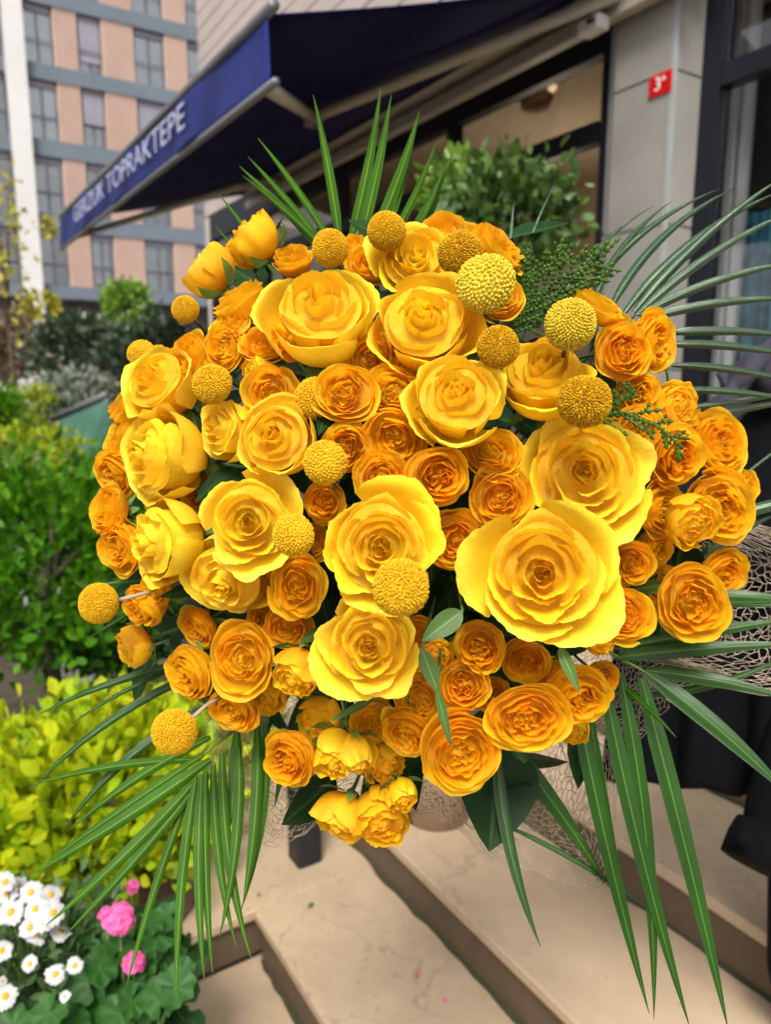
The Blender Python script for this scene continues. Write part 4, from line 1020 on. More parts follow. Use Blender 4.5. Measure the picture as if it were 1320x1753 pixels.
tm = text_mesh('GERZUK TOPRAKTEPE', .165, .001); xsn = [v.co.x for v in tm.vertices]; wd_ = max(xsn)-min(xsn)
o = link('lettering', tm, plain('pale_lettering', (.36, .38, .50), .7, .1, 5), aw); o.matrix_parent_inverse = Matrix.Translation(aw.location).inverted()
zc_ = (A0[2]+A1[2]+B0[2]+B1[2])/4
tilt = ((A1[2]+B1[2])-(A0[2]+B0[2]))/2/(yf-yn)
tmid = (t0[1]+t1[1])/2
o.matrix_basis = TR((VX-.042, tmid, (A0[2]+B0[2])/2+tilt*(tmid-yn))) @ Matrix(((Lt/wd_, 0, 0, 0), (-tilt*Lt/wd_, 1, 0, 0), (0, 0, 1, 0), (0, 0, 0, 1)))
# box light / camera under the cassette
cb = onx(1012, 48, V0-.14); cm = empty('security_camera', cb, 'small white camera box under the awning beside the pillar', 'camera')
mb = MB(); mb.box((cb[0]-.05, cb[1]-.09, cb[2]-.035), (cb[0]+.04, cb[1]+.05, cb[2]+.035)); mb.build('housing', plain('camera_white', (.55, .54, .52), .5, .1, 8), cm, .012)
mb = MB(); mb.tube([(cb[0]+.0, cb[1]+.02, cb[2]+.03), (cb[0]+.02, cb[1]+.03, cb[2]+.12)], .012, 8); mb.build('bracket', METAL, cm)
mb = MB(); mb.lathe([(.024, -.006), (.024, .006)], 12, (cb[0]-.053, cb[1]-.05, cb[2])); mb.build('lens', METAL, cm)

# ------------------------------------------------------------------ plants
def leaf_cloud(n, c, rad, size, rg, shell=.55, asp=.55, clump=0, cup=.2, up=.3, nclump=0):
    """many small folded leaves through an uneven ellipsoid volume"""
    V = []; F = []; UV = []
    cen = [np.array([rg.gauss(0, 1) for _ in range(3)]) for _ in range(nclump)] if nclump else []
    cen = [q/np.linalg.norm(q)*rg.uniform(.5, .95) for q in cen]
    for i in range(n):
        if cen and rg.random() < .8:
            q = cen[rg.randrange(len(cen))]+np.array([rg.gauss(0, .20) for _ in range(3)])
        else:
            q = np.array([rg.gauss(0, 1) for _ in range(3)]); q /= np.linalg.norm(q); q = q*rg.uniform(shell, 1)**.6
            q = q*(1+.16*math.sin(q[0]*7+q[1]*5)+.12*math.sin(q[2]*9+q[0]*6))
        p = np.array(c)+q*np.array(rad)
        d = q/(np.linalg.norm(q)+1e-6)+np.array([rg.gauss(0, .6) for _ in range(3)])+np.array([0, 0, up]); d /= np.linalg.norm(d)
        s = np.cross(d, [rg.gauss(0, 1) for _ in range(3)]); s /= np.linalg.norm(s); nn = np.cross(s, d)
        L = size*rg.uniform(.65, 1.25); wd = L*asp*.5; k = len(V)
        V += [p, p+d*L*.4+s*wd+nn*cup*wd, p+d*L*.45, p+d*L*.4-s*wd+nn*cup*wd, p+d*L*.75+s*wd*.8+nn*cup*wd, p+d*L*.75-s*wd*.8+nn*cup*wd, p+d*L]
        UV += [(0, 0), (1, .4), (0, .45), (-1, .4), (.8, .75), (-.8, .75), (0, 1)]
        F += [(k, k+1, k+2), (k, k+2, k+3), (k+1, k+4, k+6, k+2), (k+2, k+6, k+5, k+3)]
    return mesh('foliage', V, F, False, UV)
def bush(name, label, cat, px, py, d, rx, ry, n, size, mat, seed, group=None, trunk=True, base_z=0, rdep=None, **kw):
    c = at(px, py, d); r1 = rx*d/FPX; r2 = ry*d/FPX; rdp = rdep or r1
    rg = random.Random(seed)
    t = empty(name, (c[0], c[1], base_z), label, cat, group)
    o = wlink('crown', leaf_cloud(n, c, ((r1+rdp)/2, (r1+rdp)/2, r2), size, rg, **kw), MT[mat], t); o['kind'] = 'stuff'
    if trunk:
        mb = MB(); mb.tube([(c[0], c[1], base_z), (c[0]+.02*r1, c[1], (base_z+c[2])/2), (c[0], c[1], c[2])], [r1*.09+.004, r1*.07+.003, r1*.05], 7)
        for k in range(7):
            a = k*2.4; e = c+np.array([math.cos(a)*r1*.6, math.sin(a)*r1*.6, r2*(.1+.5*rg.random())])
            b0 = np.array([c[0], c[1], base_z+(c[2]-base_z)*rg.uniform(.4, .9)]); mb.tube([b0, (b0+e)/2+[0, 0, .05*r2], e], [r1*.04+.002, r1*.03, r1*.012], 5)
        mb.build('trunk', MT['bark'], t)
    return t
MT['bark'] = plain('bark', (.09, .065, .045), .9, .4, 20)
MT['golden'] = leaf_mat('golden_leaf', (.56, .56, .007), (.20, .38, .007), rough=.5, spec=.2, tr=.4, mid=(.34, .42, .02))
MT['green'] = leaf_mat('bright_green_leaf', (.03, .13, .004), (.10, .27, .008), rough=.45, spec=.2, tr=.4)
MT['goldgreen'] = leaf_mat('yellow_green_leaf', (.20, .30, .008), (.36, .40, .012), spec=.2, rough=.5, tr=.35)
MT['darkshrub'] = leaf_mat('dark_shrub_leaf', (.018, .04, .018), (.06, .09, .04), rough=.35, tr=.15)
MT['grey_green'] = leaf_mat('grey_green_leaf', (.10, .14, .09), (.34, .36, .30), rough=.5, tr=.2)
MT['lime'] = leaf_mat('lime_leaf', (.12, .26, .02), (.24, .38, .05), rough=.5, tr=.35)
MT['autumn'] = leaf_mat('yellowish_leaf', (.36, .36, .03), (.52, .44, .05), rough=.6, tr=.4)
MT['topiary'] = leaf_mat('glossy_topiary_leaf', (.016, .058, .009), (.13, .22, .05), rough=.35, tr=.22, spec=.35)
MT['reddish'] = leaf_mat('brownish_leaf', (.16, .12, .06), (.24, .16, .11), rough=.7, tr=.3)
MT['hosta'] = leaf_mat('broad_leaf', (.015, .075, .012), (.035, .13, .02), rough=.4, tr=.2, spec=.3)
bush('golden_euonymus', 'low golden yellow-green hedge bush at the lower left', 'shrub', 150, 1372, 2.15, 265, 150, 4600, .056, 'golden', 11, base_z=.05, asp=.62, rdep=.30, nclump=70)
bush('golden_euonymus', 'golden bush behind the left palm leaflets, beside the steps', 'shrub', 350, 1270, 2.7, 110, 130, 1500, .045, 'golden', 12, base_z=.05, asp=.62, nclump=25)
bush('round_shrub', 'bright green rounded shrub at the left edge', 'shrub', 70, 965, 2.75, 185, 172, 5200, .050, 'green', 13, base_z=.05, nclump=60)
bush('golden_shrub', 'yellow-green shrub top just behind the round green shrub', 'shrub', 65, 790, 3.7, 95, 60, 1500, .035, 'goldgreen', 14, base_z=.05, nclump=20)
bush('golden_shrub', 'small golden shrub before the grey wall at the left edge', 'shrub', 45, 715, 4.6, 60, 45, 800, .04, 'goldgreen', 15, base_z=.05, nclump=14)
bush('green_shrub', 'green shrub cut by the left edge beside the small golden one', 'shrub', -15, 735, 3.9, 60, 75, 900, .04, 'green', 16, base_z=.05, nclump=14)
bush('dark_shrub', 'dark leafy shrub in front of the apartment building', 'shrub', 150, 610, 9.0, 85, 62, 3000, .10, 'darkshrub', 17, nclump=26)
bush('dark_shrub', 'dark bush behind the upper left roses', 'shrub', 275, 640, 8.0, 95, 80, 2200, .10, 'darkshrub', 18, nclump=20)
bush('flowering_shrub', 'pale grey-green shrub below the dark leafy shrub', 'shrub', 130, 680, 7.0, 60, 50, 1600, .06, 'grey_green', 19, nclump=20)
bush('green_shrub', 'dark green shrub low behind the pale one', 'shrub', 120, 730, 6.2, 62, 45, 1200, .06, 'darkshrub', 20, nclump=14)
bush('lime_tree', 'small light green tree before the apartment building', 'tree', 222, 530, 12.0, 38, 36, 1500, .12, 'lime', 21, nclump=14)
bush('lime_tree_lower', 'hanging green foliage under the light green tree top', 'tree', 228, 585, 12.3, 24, 45, 900, .12, 'lime', 22, nclump=12)
bush('brownish_bush', 'brownish leafy bush by the foot of the white column', 'shrub', 20, 590, 10.0, 55, 55, 1500, .10, 'reddish', 23, nclump=16)
bush('autumn_tree', 'thin yellowish tree branch crossing the white column', 'tree', 0, 400, 7.0, 34, 150, 150, .085, 'autumn', 24, nclump=13)
bush('autumn_branch', 'yellowish leaves right of the white column base', 'tree', 66, 520, 7.2, 24, 20, 160, .085, 'autumn', 25, trunk=False, nclump=4)
bush('autumn_branch', 'small yellowish leaf tuft beside the awning tip', 'tree', 78, 388, 7.2, 22, 12, 60, .075, 'autumn', 26, trunk=False, nclump=3)
bush('green_undergrowth', 'dark undergrowth behind the left rim of the bouquet', 'shrub', 215, 900, 3.3, 90, 120, 2600, .05, 'hosta', 27, base_z=.05, nclump=24)
bush('low_groundcover', 'shaded green groundcover under the round shrub', 'shrub', 200, 1080, 3.0, 110, 70, 2200, .045, 'hosta', 28, base_z=.05, nclump=24, trunk=False)
# broad leaves by the green panel
hp = empty('broad_leaf_plant', at(200, 860, 3.2), 'dark plant with large broad glossy leaves left of the bouquet', 'plant')
for k, (x0, y0, x1, y1, wpx) in enumerate([(190, 850, 130, 770, 80), (200, 850, 215, 745, 90), (195, 860, 110, 830, 70), (205, 850, 260, 770, 80), (200, 870, 150, 880, 70), (200, 860, 180, 800, 85)]):
    a, b = at(x0, y0, 3.2), at(x1, y1, 3.05+.05*k)
    wlink('leaf', blade_mesh(a, b, wpx*3.1/FPX, np.array([0, 0, 1.0])-FW*.5, droop=.15), MT['hosta'], hp)
mb = MB(); q = at(200, 860, 3.2); mb.tube([(q[0], q[1], .05), q], .012, 6); mb.build('stem', MT['stem'], hp)
# dark green sloping panel with grey rail
gp = empty('green_canvas', at(150, 760, 4.2), 'dark green sloping canvas with a grey top rail', 'canvas')
a, b, c_, d_ = at(90, 722, 4.6), at(182, 682, 4.2), at(190, 770, 4.0), at(100, 775, 4.4)
mb = MB(); nrm = np.cross(b-a, d_-a); nrm /= np.linalg.norm(nrm)
mb.add([a, b, c_, d_, a+nrm*.02, b+nrm*.02, c_+nrm*.02, d_+nrm*.02], [(0,1,2,3), (7,6,5,4), (0,4,5,1), (1,5,6,2), (2,6,7,3), (3,7,4,0)]); mb.build('sheet', plain('green_canvas', (.02, .075, .045), .6, .3, 4, c2=(.05, .13, .09)), gp)
mb = MB(); mb.tube([a+[0, 0, .02], b+[0, 0, .02]], .022, 8); mb.build('top_rail', GREYM, gp)
for q in (a, b):
    mb = MB(); mb.tube([(q[0], q[1], 0), q], .015, 6); mb.build('post', GREYM, gp)
# grey garden wall and small white kiosk far left
q0, q1 = at(-60, 665, 12.0), at(75, 665, 11.0)
mb = MB(); dv = (q1-q0); dv[2] = 0; L = np.linalg.norm(dv); dv /= L; nv_ = np.array([-dv[1], dv[0], 0])*.2
h0, h1 = at(0, 690, 11.5)[2], at(0, 655, 11.5)[2]
P = [q0, q0+dv*L, q0+dv*L+nv_, q0+nv_]
mb.add([(p[0], p[1], 0) for p in P]+[(p[0], p[1], h1) for p in P], [(0,3,2,1), (4,5,6,7), (0,1,5,4), (1,2,6,5), (2,3,7,6), (3,0,4,7)])
tag(mb.build('garden_wall', plain('grey_wall', (.30, .27, .26), .9, .2, 1.5)), 'low grey garden wall behind the small golden shrub', 'wall')
kc = at(75, 640, 15.0); kk = empty('white_kiosk', (kc[0], kc[1], 0), 'small white kiosk with a pinkish red roof far at left', 'kiosk')
boxo('wall', (kc[0]-.55, kc[1], 0), (kc[0]+.55, kc[1]+1, kc[2]+.10), WHITE, kk)
boxo('window', (kc[0]-.05, kc[1]-.02, kc[2]-.33), (kc[0]+.3, kc[1]-.003, kc[2]-.12), PANE, kk)
mb = MB(); zr = kc[2]+.102
mb.add([(kc[0]-.65, kc[1]-.1, zr), (kc[0]+.65, kc[1]-.1, zr), (kc[0]+.65, kc[1]+1.1, zr), (kc[0]-.65, kc[1]+1.1, zr), (kc[0]-.3, kc[1]+.5, zr+.38), (kc[0]+.3, kc[1]+.5, zr+.38)], [(0,1,5,4), (1,2,5), (2,3,4,5), (3,0,4), (3,2,1,0)])
mb.build('roof', plain('pink_roof', (.42, .17, .17), .8, .2, 2), kk)
# round topiary by the shop
tp = bush('topiary_tree', 'clipped glossy topiary bush with pale tips before the shop glass', 'tree', 862, 372, 3.05, 108, 84, 2200, .055, 'topiary', 31, base_z=.6, asp=.6, nclump=46)
bush('topiary_tree', 'light green leafy shoot left of the clipped topiary bush', 'tree', 790, 330, 3.2, 60, 62, 420, .06, 'lime', 32, base_z=.6, asp=.55, nclump=10)
# potted things on the steps
def pot(name, label, c, z0, h, r0, r1, mat, cat='pot'):
    t = empty(name, (c[0], c[1], z0), label, cat)
    mb = MB(); mb.lathe([(r0*.85, 0), (r0, .004), ((r0+r1)/2*1.03, h*.5), (r1, h*.93), (r1*1.06, h*.94), (r1*1.06, h), (r1*.93, h), (r1*.9, h*.9)], 28, (c[0], c[1], z0)); mb.build('body', mat, t)
    mb = MB(); mb.lathe([(r1*.88, h*.86), (r1*.88, h*.9)], 20, (c[0], c[1], z0)); mb.build('soil', SOIL, t)
    return t
pc = onz(757, 1400, .30)
pot('stone_pot', 'round brown stone pot standing on the step below the bouquet', (pc[0], pc[1]+.03), .301, .42, .10, .125, plain('brown_stone', (.42, .29, .185), .7, .35, 9, bump=.3, bscale=20))
bush('pot_plant', 'dark leafy plant in the brown stone pot', 'plant', 770, 1080, 2.0, 120, 70, 500, .07, 'darkshrub', 33, base_z=.66, nclump=10)
bk = onz(527, 1478, .15); t = empty('black_planter', (bk[0], bk[1], .15), 'black square planter foot on the step under the net', 'planter')
boxo('body', (bk[0]-.04, bk[1]-.02, .151), (bk[0]+.04, bk[1]+.06, .40), plain('black_plastic', (.012, .012, .014), .5, .2, 9), t, .01)
boxo('soil', (bk[0]-.035, bk[1]-.015, .38), (bk[0]+.035, bk[1]+.055, .405), SOIL, t)
# weathered trough edge
tr = empty('timber_log', (.2, 2.0, .05), 'weathered reddish brown log edging in front of the golden hedge', 'log')
LOG = plain('weathered_log', (.16, .075, .045), .85, .5, 14, bump=.6, bscale=25, c2=(.07, .04, .03))
a, b = onz(20, 1500, .14), onz(330, 1570, .12)
pts = [a*(1-s)+b*s+np.array([0, 0, .01*math.sin(s*9)]) for s in np.linspace(0, 1, 12)]
mb = MB(); mb.tube(pts, [.085+.008*math.sin(k*1.7) for k in range(12)], 14); mb.build('trunk', LOG, tr)
a, b = onz(195, 1600, .05), onz(330, 1590, .05)
mb = MB(); mb.tube([a, (a+b)/2, b], [.05, .052, .05], 12); mb.build('offcut', LOG, tr)

# daisies
MT['daisy'] = leaf_mat('white_petal', (.52, .52, .515), (.62, .62, .61), rough=.6, tr=.25, spec=.2)
MT['daisy_eye'] = plain('daisy_eye', (.70, .36, .01), .8, .4, 90)
MT['daisyleaf'] = leaf_mat('daisy_leaf', (.05, .11, .03), (.10, .18, .06), rough=.5, tr=.2)
dp = onz(10, 1640, .02)
dz = 1.28
dr_ = at(50, 1700, 1.42)
dt = empty('daisy_plant', (dr_[0], dr_[1], 0), 'white daisy plant with yellow eyes at the lower left corner', 'plant')
def daisy_mesh(rg):
    V = []; F = []; UV = []
    for k in range(17):
        f = 2*PI*k/17+rg.uniform(-.08, .08); L = rg.uniform(.85, 1.05); dpz = rg.uniform(-.25, .05)
        for j in range(4):
            s = j/3; w_ = .19*(.5+.7*math.sin(s*2.2+.3))*(1 if j < 3 else .5)
            r = .22+(L-.22)*s; z = .05+dpz*s*s
            for u in (-1, 1): V.append((r*math.cos(f)-w_*u*math.sin(f), r*math.sin(f)+w_*u*math.cos(f), z+.02*u)); UV.append((u, s))
        k0 = k*8; F += [(k0+2*j, k0+2*j+1, k0+2*j+3, k0+2*j+2) for j in range(3)]
    return mesh('flower', V, F, True, UV)
rg = random.Random(9); DM = [daisy_mesh(rg) for _ in range(4)]
mb = MB(); mb.lathe([(.30, .0), (.29, .08), (.2, .15), (.06, .18)], 14); EYE = mb.mesh('disc'); EYE.materials.append(MT['daisy_eye'])
for me in DM: me.materials.append(MT['daisy'])
dais = [(8, 1510, 24), (12, 1530, 27), (30, 1517, 22), (52, 1528, 26), (86, 1532, 26), (18, 1562, 30), (60, 1556, 26), (90, 1563, 28), (50, 1588, 24), (62, 1602, 23), (102, 1596, 24), (2, 1628, 24), (50, 1650, 19), (94, 1668, 23), (127, 1653, 19), (8, 1706, 27), (-8, 1560, 24), (110, 1706, 13), (2, 1680, 12), (75, 1577, 24)]
for k, (px, py, rp) in enumerate(dais):
    d = 1.34-.0006*(py-1600)+rg.uniform(-.04, .04); c = at(px, py, d); R = rp*.76*d/FPX
    a = np.array([rg.uniform(-.4, .4), -.55+rg.uniform(-.4, .3), .85]); x, y, a = basis(a, k)
    fl = link('flower', DM[k % 4], None, dt); fl.matrix_parent_inverse = Matrix.Translation(dt.location).inverted()
    mm = Matrix(((x[0]*R, y[0]*R, a[0]*R, c[0]), (x[1]*R, y[1]*R, a[1]*R, c[1]), (x[2]*R, y[2]*R, a[2]*R, c[2]), (0, 0, 0, 1))); fl.matrix_basis = mm
    link('disc', EYE, None, fl)
    mb = MB(); mb.tube([c, (c+dr_)/2+[0, 0, .02], (dr_[0]+rg.uniform(-.08, .08), dr_[1]+rg.uniform(-.08, .08), .1)], .0018, 5); mb.build('stalk', MT['daisyleaf'], dt)
o = wlink('foliage', leaf_cloud(2600, at(30, 1700, 1.42), (.20, .17, .15), .035, rg, asp=.35, nclump=30), MT['daisyleaf'], dt); o['kind'] = 'stuff'
POTB = plain('black_pot', (.010, .010, .012), .45, .2, 9)
def rpot(name, label, c, z0, z1, r): 
    t = empty(name, (c[0], c[1], z0), label, 'pot'); mb = MB(); h = z1-z0
    mb.lathe([(r*.75, 0), (r*.97, h*.88), (r*1.06, h*.89), (r*1.06, h), (r*.96, h), (r*.93, h*.9)], 24, (c[0], c[1], z0)); mb.build('body', POTB, t)
    mb = MB(); mb.lathe([(r*.9, h*.85), (r*.9, h*.88)], 16, (c[0], c[1], z0)); mb.build('soil', SOIL, t)
rpot('flower_pot', 'black plastic pot holding the white daisies', dr_, .001, .20, .13)
# geranium
MT['pink'] = petal_mat('pink_petal', (.70, .07, .26), (.82, .16, .42), tr=.25)
MT['geraleaf'] = leaf_mat('geranium_leaf', (.012, .062, .010), (.035, .11, .018), rough=.5, tr=.15, spec=.2, mid=(.05, .13, .03))
gr = at(215, 1690, 1.38); gt = empty('geranium_plant', (gr[0], gr[1], 0), 'pink geranium with round scalloped leaves beside the steps', 'plant')
def round_leaf(rg):
    V = [(0, 0, 0)]; UV = [(0, 0)]; F = []; n = 26
    for ring in (1, 2):
        for k in range(n):
            f = .25+(2*PI-.5)*k/(n-1); r = ring/2*(1+(.10*math.sin(f*8) if ring == 2 else 0))
            V.append((r*math.cos(f), r*math.sin(f), .16*(ring/2)**2+.10*math.sin(f*7)*(ring/2)**2)); UV.append((math.sin(f*3.5), ring/2))
    for k in range(n-1): F += [(0, 1+k, 2+k), (1+k, 1+n+k, 2+n+k, 2+k)]
    return mesh('leaf', V, F, True, UV)
rg = random.Random(21); GLM = [round_leaf(rg) for _ in range(3)]
for me in GLM: me.materials.append(MT['geraleaf'])
spots = [(270, 1600, 34), (290, 1640, 30), (300, 1690, 34), (275, 1710, 30), (140, 1640, 34), (170, 1655, 32), (205, 1625, 28), (150, 1680, 34), (190, 1690, 30), (120, 1720, 34), (160, 1730, 36), (205, 1735, 32), (85, 1735, 34), (240, 1650, 30), (245, 1700, 32), (285, 1570, 24), (255, 1580, 26), (135, 1700, 30), (60, 1745, 34), (225, 1715, 28), (180, 1620, 26), (310, 1665, 24), (120, 1660, 28), (30, 1740, 32), (180, 1755, 34), (230, 1755, 30), (265, 1675, 26), (260, 1625, 26), (120, 1750, 34), (20, 1760, 34)]
for k, (px, py, rp) in enumerate(spots):
    d = 1.40-.0007*(py-1600)+rg.uniform(-.05, .05); c = at(px, py, d); R = rp*d/FPX
    a = np.array([rg.uniform(-.5, .5), -.5+rg.uniform(-.4, .4), .9]); x, y, a = basis(a, k*1.7)
    lf = link('leaf', GLM[k % 3], None, gt); lf.matrix_parent_inverse = Matrix.Translation(gt.location).inverted()
    lf.matrix_basis = Matrix(((x[0]*R, y[0]*R, a[0]*R, c[0]), (x[1]*R, y[1]*R, a[1]*R, c[1]), (x[2]*R, y[2]*R, a[2]*R, c[2]), (0, 0, 0, 1)))
    mb = MB(); mb.tube([c, (gr[0]+rg.uniform(-.03, .03), gr[1]+rg.uniform(-.03, .03), .16)], .0016, 5); mb.build('stalk', MT['daisyleaf'], gt)
def floret(rg):
    V = []; F = []; UV = []
    for k in range(5):
        f = 2*PI*k/5+rg.uniform(-.1, .1)
        n0 = len(V)
        for j in range(4):
            s = j/3; w_ = (.10, .38, .46, .25)[j]; r = .05+.95*s; z = .12*s-.18*s*s
            for u in (-1, 0, 1): V.append((r*math.cos(f)-w_*u*math.sin(f), r*math.sin(f)+w_*u*math.cos(f), z+(.06 if u == 0 else .0))); UV.append((u, s))
        for j in range(3):
            for u in range(2): a = n0+j*3+u; F.append((a, a+1, a+4, a+3))
    return mesh('floret', V, F, True, UV)
FM = [floret(rg) for _ in range(3)]
for me in FM: me.materials.append(MT['pink'])
for (px, py, rp, nf, d0) in ((203, 1573, 34, 11, 1.33), (228, 1650, 24, 7, 1.33), (225, 1520, 16, 4, 1.6), (178, 1567, 18, 4, 1.33)):
    c = at(px, py, d0); R = rp*.86*d0/FPX
    cl = empty('flower_cluster', c); cl.parent = gt; cl.matrix_parent_inverse = Matrix.Translation(gt.location).inverted()
    for k in range(nf):
        z = 1-1.1*(k+.5)/nf; r = math.sqrt(max(0, 1-z*z)); f = k*2.4
        nn = np.array([r*math.cos(f), r*math.sin(f)-.35, z+.1]); nn /= np.linalg.norm(nn); x, y, a = basis(nn, k); q = nn*R*rg.uniform(.45, .8); s = R*rg.uniform(.62, .80)
        fl = link('floret', FM[k % 3], None, cl); fl.matrix_basis = Matrix(((x[0]*s, y[0]*s, a[0]*s, q[0]), (x[1]*s, y[1]*s, a[1]*s, q[1]), (x[2]*s, y[2]*s, a[2]*s, q[2]), (0, 0, 0, 1)))
    mb = MB(); mb.tube([c, (gr[0], gr[1], .16)], .002, 5); mb.build('stalk', MT['daisyleaf'], gt)
o = wlink('foliage', leaf_cloud(700, at(190, 1710, 1.5), (.15, .13, .13), .05, rg, asp=.9, nclump=16), MT['geraleaf'], gt); o['kind'] = 'stuff'
rpot('flower_pot', 'black plastic pot holding the pink geranium', at(250, 1740, 1.42), .001, .17, .10)
# leaf and petals dropped on the step
def dropped(px, py, z, s, mat, label, nm, cat):
    p = onz(px, py, z+.003); o = wlink(nm, blade_mesh(p, p+np.array([s, s*.6, .004]), s*.7, (0, 0, 1), n=6), mat, None); tag(o, label, cat)
dropped(528, 1555, .15, .02, MT['green'], 'fallen green leaf lying on the stone step', 'fallen_leaf', 'leaf')
dropped(712, 1674, .15, .012, MT['pink'], 'fallen pink petal in the middle of the stone step', 'fallen_petal', 'petal')
dropped(760, 1716, .15, .013, MT['pink'], 'fallen pink petal nearer the bottom of the stone step', 'fallen_petal', 'petal')
dropped(440, 1535, .15, .014, MT['lime'], 'fallen pale green leaf near the step corner', 'fallen_leaf', 'leaf')

# ------------------------------------------------------------------ person holding the bouquet (mostly cut by the right edge)
BLK = plain('black_cloth', (.0025, .0025, .0035), .95, .3, 12, spec=.1, bump=.25, bscale=60)
BLK2 = plain('dark_trousers', (.005, .005, .007), .95, .3, 10, spec=.1, bump=.2, bscale=50)
SKIN = plain('skin', (.50, .30, .21), .5, .12, 14)
HAIR = plain('dark_hair', (.03, .02, .015), .5, .4, 60)
pc_ = at(1470, 1100, 1.25)
per = empty('person', (pc_[0], pc_[1], .30), 'person in black coat and dark trousers holding the bouquet, cut by the frame edge', 'person')
def skin(name, joints, edges, mat, parent, lv=2):
    """joints: name -> (point, radius)"""
    ks = list(joints); V = [tuple(map(float, joints[k][0])) for k in ks]
    me = bpy.data.meshes.new(name); me.from_pydata(V, [(ks.index(a), ks.index(b)) for a, b in edges], [])
    o = wlink(name, me, mat, parent)
    o.modifiers.new('skin', 'SKIN'); o.modifiers['skin'].use_smooth_shade = True
    if not me.skin_vertices: 
        bpy.context.view_layer.objects.active = o; bpy.ops.mesh.customdata_skin_add()
    sv = me.skin_vertices[0].data
    for i, k in enumerate(ks):
        r = joints[k][1]; sv[i].radius = r if isinstance(r, tuple) else (r, r); sv[i].use_root = (i == 0)
    s = o.modifiers.new('sub', 'SUBSURF'); s.levels = lv; s.render_levels = lv
    return o
def pz(px, d, z):          # point at pixel column px, axial distance d, world height z
    r = ray(px, 900); q = CP+r*d; return np.array([q[0], q[1], z])
B = np.array
pel = pz(1480, 1.28, 1.10); chest = pz(1480, 1.28, 1.42); neck = pz(1480, 1.27, 1.66); headc = pz(1470, 1.24, 1.80); top_ = pz(1472, 1.25, 1.91)
shR = pz(1345, 1.26, 1.58); elR = at(1262, 960, 1.13); wrR = at(860, 945, .965)
shL = pz(1640, 1.30, 1.58); elL = at(1420, 1120, 1.20); wrL = at(1312, 1462, 1.10)
hipR = pz(1440, 1.27, 1.04); hipL = pz(1545, 1.29, 1.04); knR = pz(1460, 1.24, .72); knL = pz(1600, 1.26, .72)
anR = pz(1470, 1.26, .39); anL = pz(1610, 1.28, .39)
fw2 = -B([FW[0], FW[1], 0]); fw2 /= np.linalg.norm(fw2)
toR = anR+fw2*.15+B([0, 0, -.05]); toL = anL+fw2*.15+B([0, 0, -.05])
# hands: palm and five fingers as chains of the same body mesh
J = {'pel': (pel, .12), 'belly': ((pel+chest)/2, .11), 'chest': (chest, .12), 'neck0': (neck+B([0, 0, -.06]), .06), 'neck': (neck, .05), 'jaw': (headc+fw2*.03+B([0, 0, -.05]), .066), 'head': (headc, .082), 'top': (top_, .06),
     'shR': (shR, .05), 'elR': (elR, .038), 'wrR': (wrR, .024), 'shL': (shL, .05), 'elL': (elL, .038), 'wrL': (wrL, .024),
     'hipR': (hipR, .08), 'hipL': (hipL, .08), 'knR': (knR, .05), 'knL': (knL, .05), 'anR': (anR, .035), 'anL': (anL, .035)}
E_ = [('pel', 'belly'), ('belly', 'chest'), ('chest', 'neck0'), ('neck0', 'neck'), ('neck', 'jaw'), ('jaw', 'head'), ('head', 'top'), ('chest', 'shR'), ('shR', 'elR'), ('elR', 'wrR'), ('chest', 'shL'), ('shL', 'elL'), ('elL', 'wrL'),
      ('pel', 'hipR'), ('pel', 'hipL'), ('hipR', 'knR'), ('hipL', 'knL'), ('knR', 'anR'), ('knL', 'anL')]
def hand(tag_, wr, dirv, palm_n, curl):
    dirv = dirv/np.linalg.norm(dirv); side = np.cross(dirv, palm_n); side /= np.linalg.norm(side); pn = np.cross(side, dirv)
    k = wr+dirv*.06; J[tag_+'palm'] = (k, (.034, .016)); E_.append((wrname[tag_], tag_+'palm'))
    for i, (off, L) in enumerate(((-.026, .062), (-.009, .074), (.009, .078), (.026, .070))):
        p = k+side*off+dirv*.025; prev = tag_+'palm'; a = 0
        for j in range(4):
            nm = f'{tag_}f{i}{j}'; J[nm] = (p, .0085-.0008*j); E_.append((prev, nm)); prev = nm
            a += curl; p = p+(dirv*math.cos(a)+pn*math.sin(a))*L/3
    p = wr+dirv*.025-side*.028; prev = tag_+'palm'
    for j in range(3):
        nm = f'{tag_}t{j}'; J[nm] = (p, .010-.001*j); E_.append((prev, nm)); prev = nm; p = p+(dirv*.7-side*.45+pn*(.25+curl*.5))*.026
wrname = {'R': 'wrR', 'L': 'wrL'}
hand('R', wrR, HUB-wrR, B([0, 0, -1.0]), .75)
hand('L', wrL, at(1470, 1540, 1.16)-wrL, -FW, .25)
body = skin('body', J, E_, SKIN, per, 2)
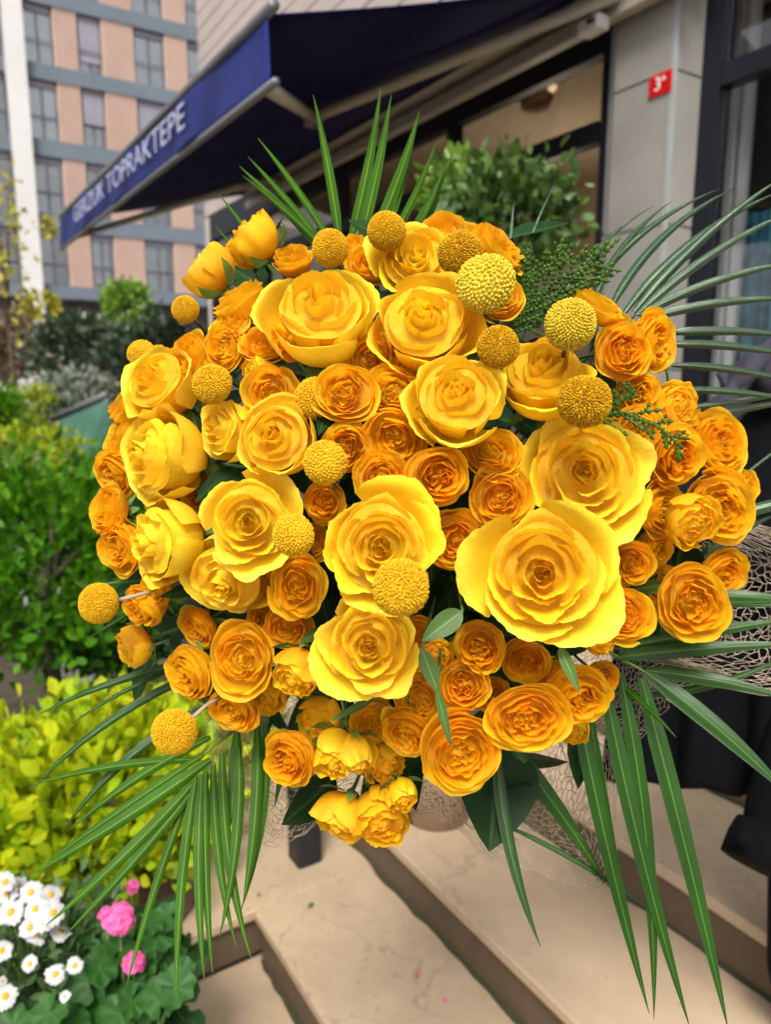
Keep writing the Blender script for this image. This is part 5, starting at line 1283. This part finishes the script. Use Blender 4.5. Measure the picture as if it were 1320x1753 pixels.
# clothes
JC = {'pel': (pel+B([0, 0, -.10]), .165), 'waist': (pel+B([0, 0, .06]), .150), 'chest': (chest, .155), 'collar': (neck+B([0, 0, -.04]), .075), 'shR': (shR, .075), 'mR': ((shR+elR)/2, .070), 'elR': (elR, .064), 'fR': ((elR+wrR)/2, .052), 'wrR': (wrR+(elR-wrR)*.12, .042),
      'shL': (shL, .075), 'mL': ((shL+elL)/2, .070), 'elL': (elL, .062), 'fL': ((elL+wrL)/2, .056), 'wrL': (wrL, .048)}
skin('coat', JC, [('pel', 'waist'), ('waist', 'chest'), ('chest', 'collar'), ('chest', 'shR'), ('shR', 'mR'), ('mR', 'elR'), ('elR', 'fR'), ('fR', 'wrR'), ('chest', 'shL'), ('shL', 'mL'), ('mL', 'elL'), ('elL', 'fL'), ('fL', 'wrL')], BLK, per)
JT = {'pel': (pel+B([0, 0, -.02]), .14), 'hipR': (hipR+B([0, 0, -.08]), .10), 'kR': (knR, .082), 'aR': (anR+B([0, 0, -.01]), .068), 'hipL': (hipL+B([0, 0, -.08]), .10), 'kL': (knL, .082), 'aL': (anL+B([0, 0, -.01]), .068)}
skin('trousers', JT, [('pel', 'hipR'), ('hipR', 'kR'), ('kR', 'aR'), ('pel', 'hipL'), ('hipL', 'kL'), ('kL', 'aL')], BLK2, per)
for a, t_ in ((anR, toR), (anL, toL)):
    skin('shoe', {'heel': (a+B([0, 0, -.055])-fw2*.04, .04), 'mid': (a+fw2*.05+B([0, 0, -.055]), .042), 'toe': (a+fw2*.16+B([0, 0, -.06]), .034)}, [('heel', 'mid'), ('mid', 'toe')], POTB, per)
mb = MB(); mb.lathe([(.02, .115), (.07, .10), (.098, .05), (.102, -.02), (.09, -.09), (.05, -.14), (.02, -.15)], 20, tuple(headc-fw2*.025+B([0, 0, .02]))); mb.build('hair', HAIR, per)
# face
for s in (-1, 1):
    q = headc+fw2*.078+RT*.03*s+B([0, 0, .0]); mb = MB(); mb.lathe([(.002, -.008), (.010, -.003), (.010, .003), (.002, .008)], 10, tuple(q)); mb.build('eye', POTB, per)
q = headc+fw2*.085; mb = MB(); mb.tube([q+B([0, 0, .01]), q+fw2*.02+B([0, 0, -.03]), q+B([0, 0, -.036])], [.008, .014, .008], 8); mb.build('nose', SKIN, per)
q = headc+fw2*.088+B([0, 0, -.06]); mb = MB(); mb.tube([q-RT*.022, q+fw2*.004, q+RT*.022], [.004, .007, .004], 8); mb.build('mouth', plain('lips', (.42, .14, .12), .5, .1, 20), per)
# open coat front hanging below the holding arm
nu, nv = 46, 26; V = []
for i in range(nu):
    u = i/(nu-1); xb = 1030+u*300; xt = 1060+u*280
    for j in range(nv):
        v = j/(nv-1)
        x = xt*(1-v)+xb*v; y0_ = 985-40*u; y1_ = 1333+u*.72*46+4*math.sin(u*19)
        d = 1.17+.016*math.sin(u*17+1)*(.3+v)+.010*math.sin(u*31+v*2)+.03*u
        V.append(at(x, y0_*(1-v)+y1_*v, d))
fl = wlink('coat_front', mesh('coat_front', V, grid_faces(nu, nv), True), BLK, per); so = fl.modifiers.new('thick', 'SOLIDIFY'); so.thickness = .006
# hood / scarf folds on the shoulder
nu, nv = 30, 14; V = []
for i in range(nu):
    for j in range(nv):
        u, v = i/(nu-1), j/(nv-1)
        V.append(at(1225+150*u+10*math.sin(v*7), 640-55*math.sin(u*1.6)+v*90+14*math.sin(u*7+v*2), 1.14-.03*math.sin(v*PI)+.02*math.sin(u*11+v*4)))
sh_ = wlink('hood', mesh('hood', V, grid_faces(nu, nv), True), plain('dark_violet_cloth', (.030, .027, .042), .85, .25, 9), per); so = sh_.modifiers.new('thick', 'SOLIDIFY'); so.thickness = .012
# cuff with button
cdir = (wrL-elL)/np.linalg.norm(wrL-elL)
mb = MB(); mb.tube([wrL-cdir*.035, wrL-cdir*.01, wrL+cdir*.022, wrL+cdir*.024], [.052, .057, .058, .050], 20); mb.build('cuff', BLK, per)
bp = at(1276, 1434, 1.045); mb = MB(); ax = bp-CP; x, y, a = basis(-ax, 0)
mb.tube([bp-a*.004, bp+a*.001, bp+a*.004], [.012, .0125, .009], 16); mb.build('button', plain('black_button', (.003, .003, .004), .8, .1, 9, spec=.05), per)
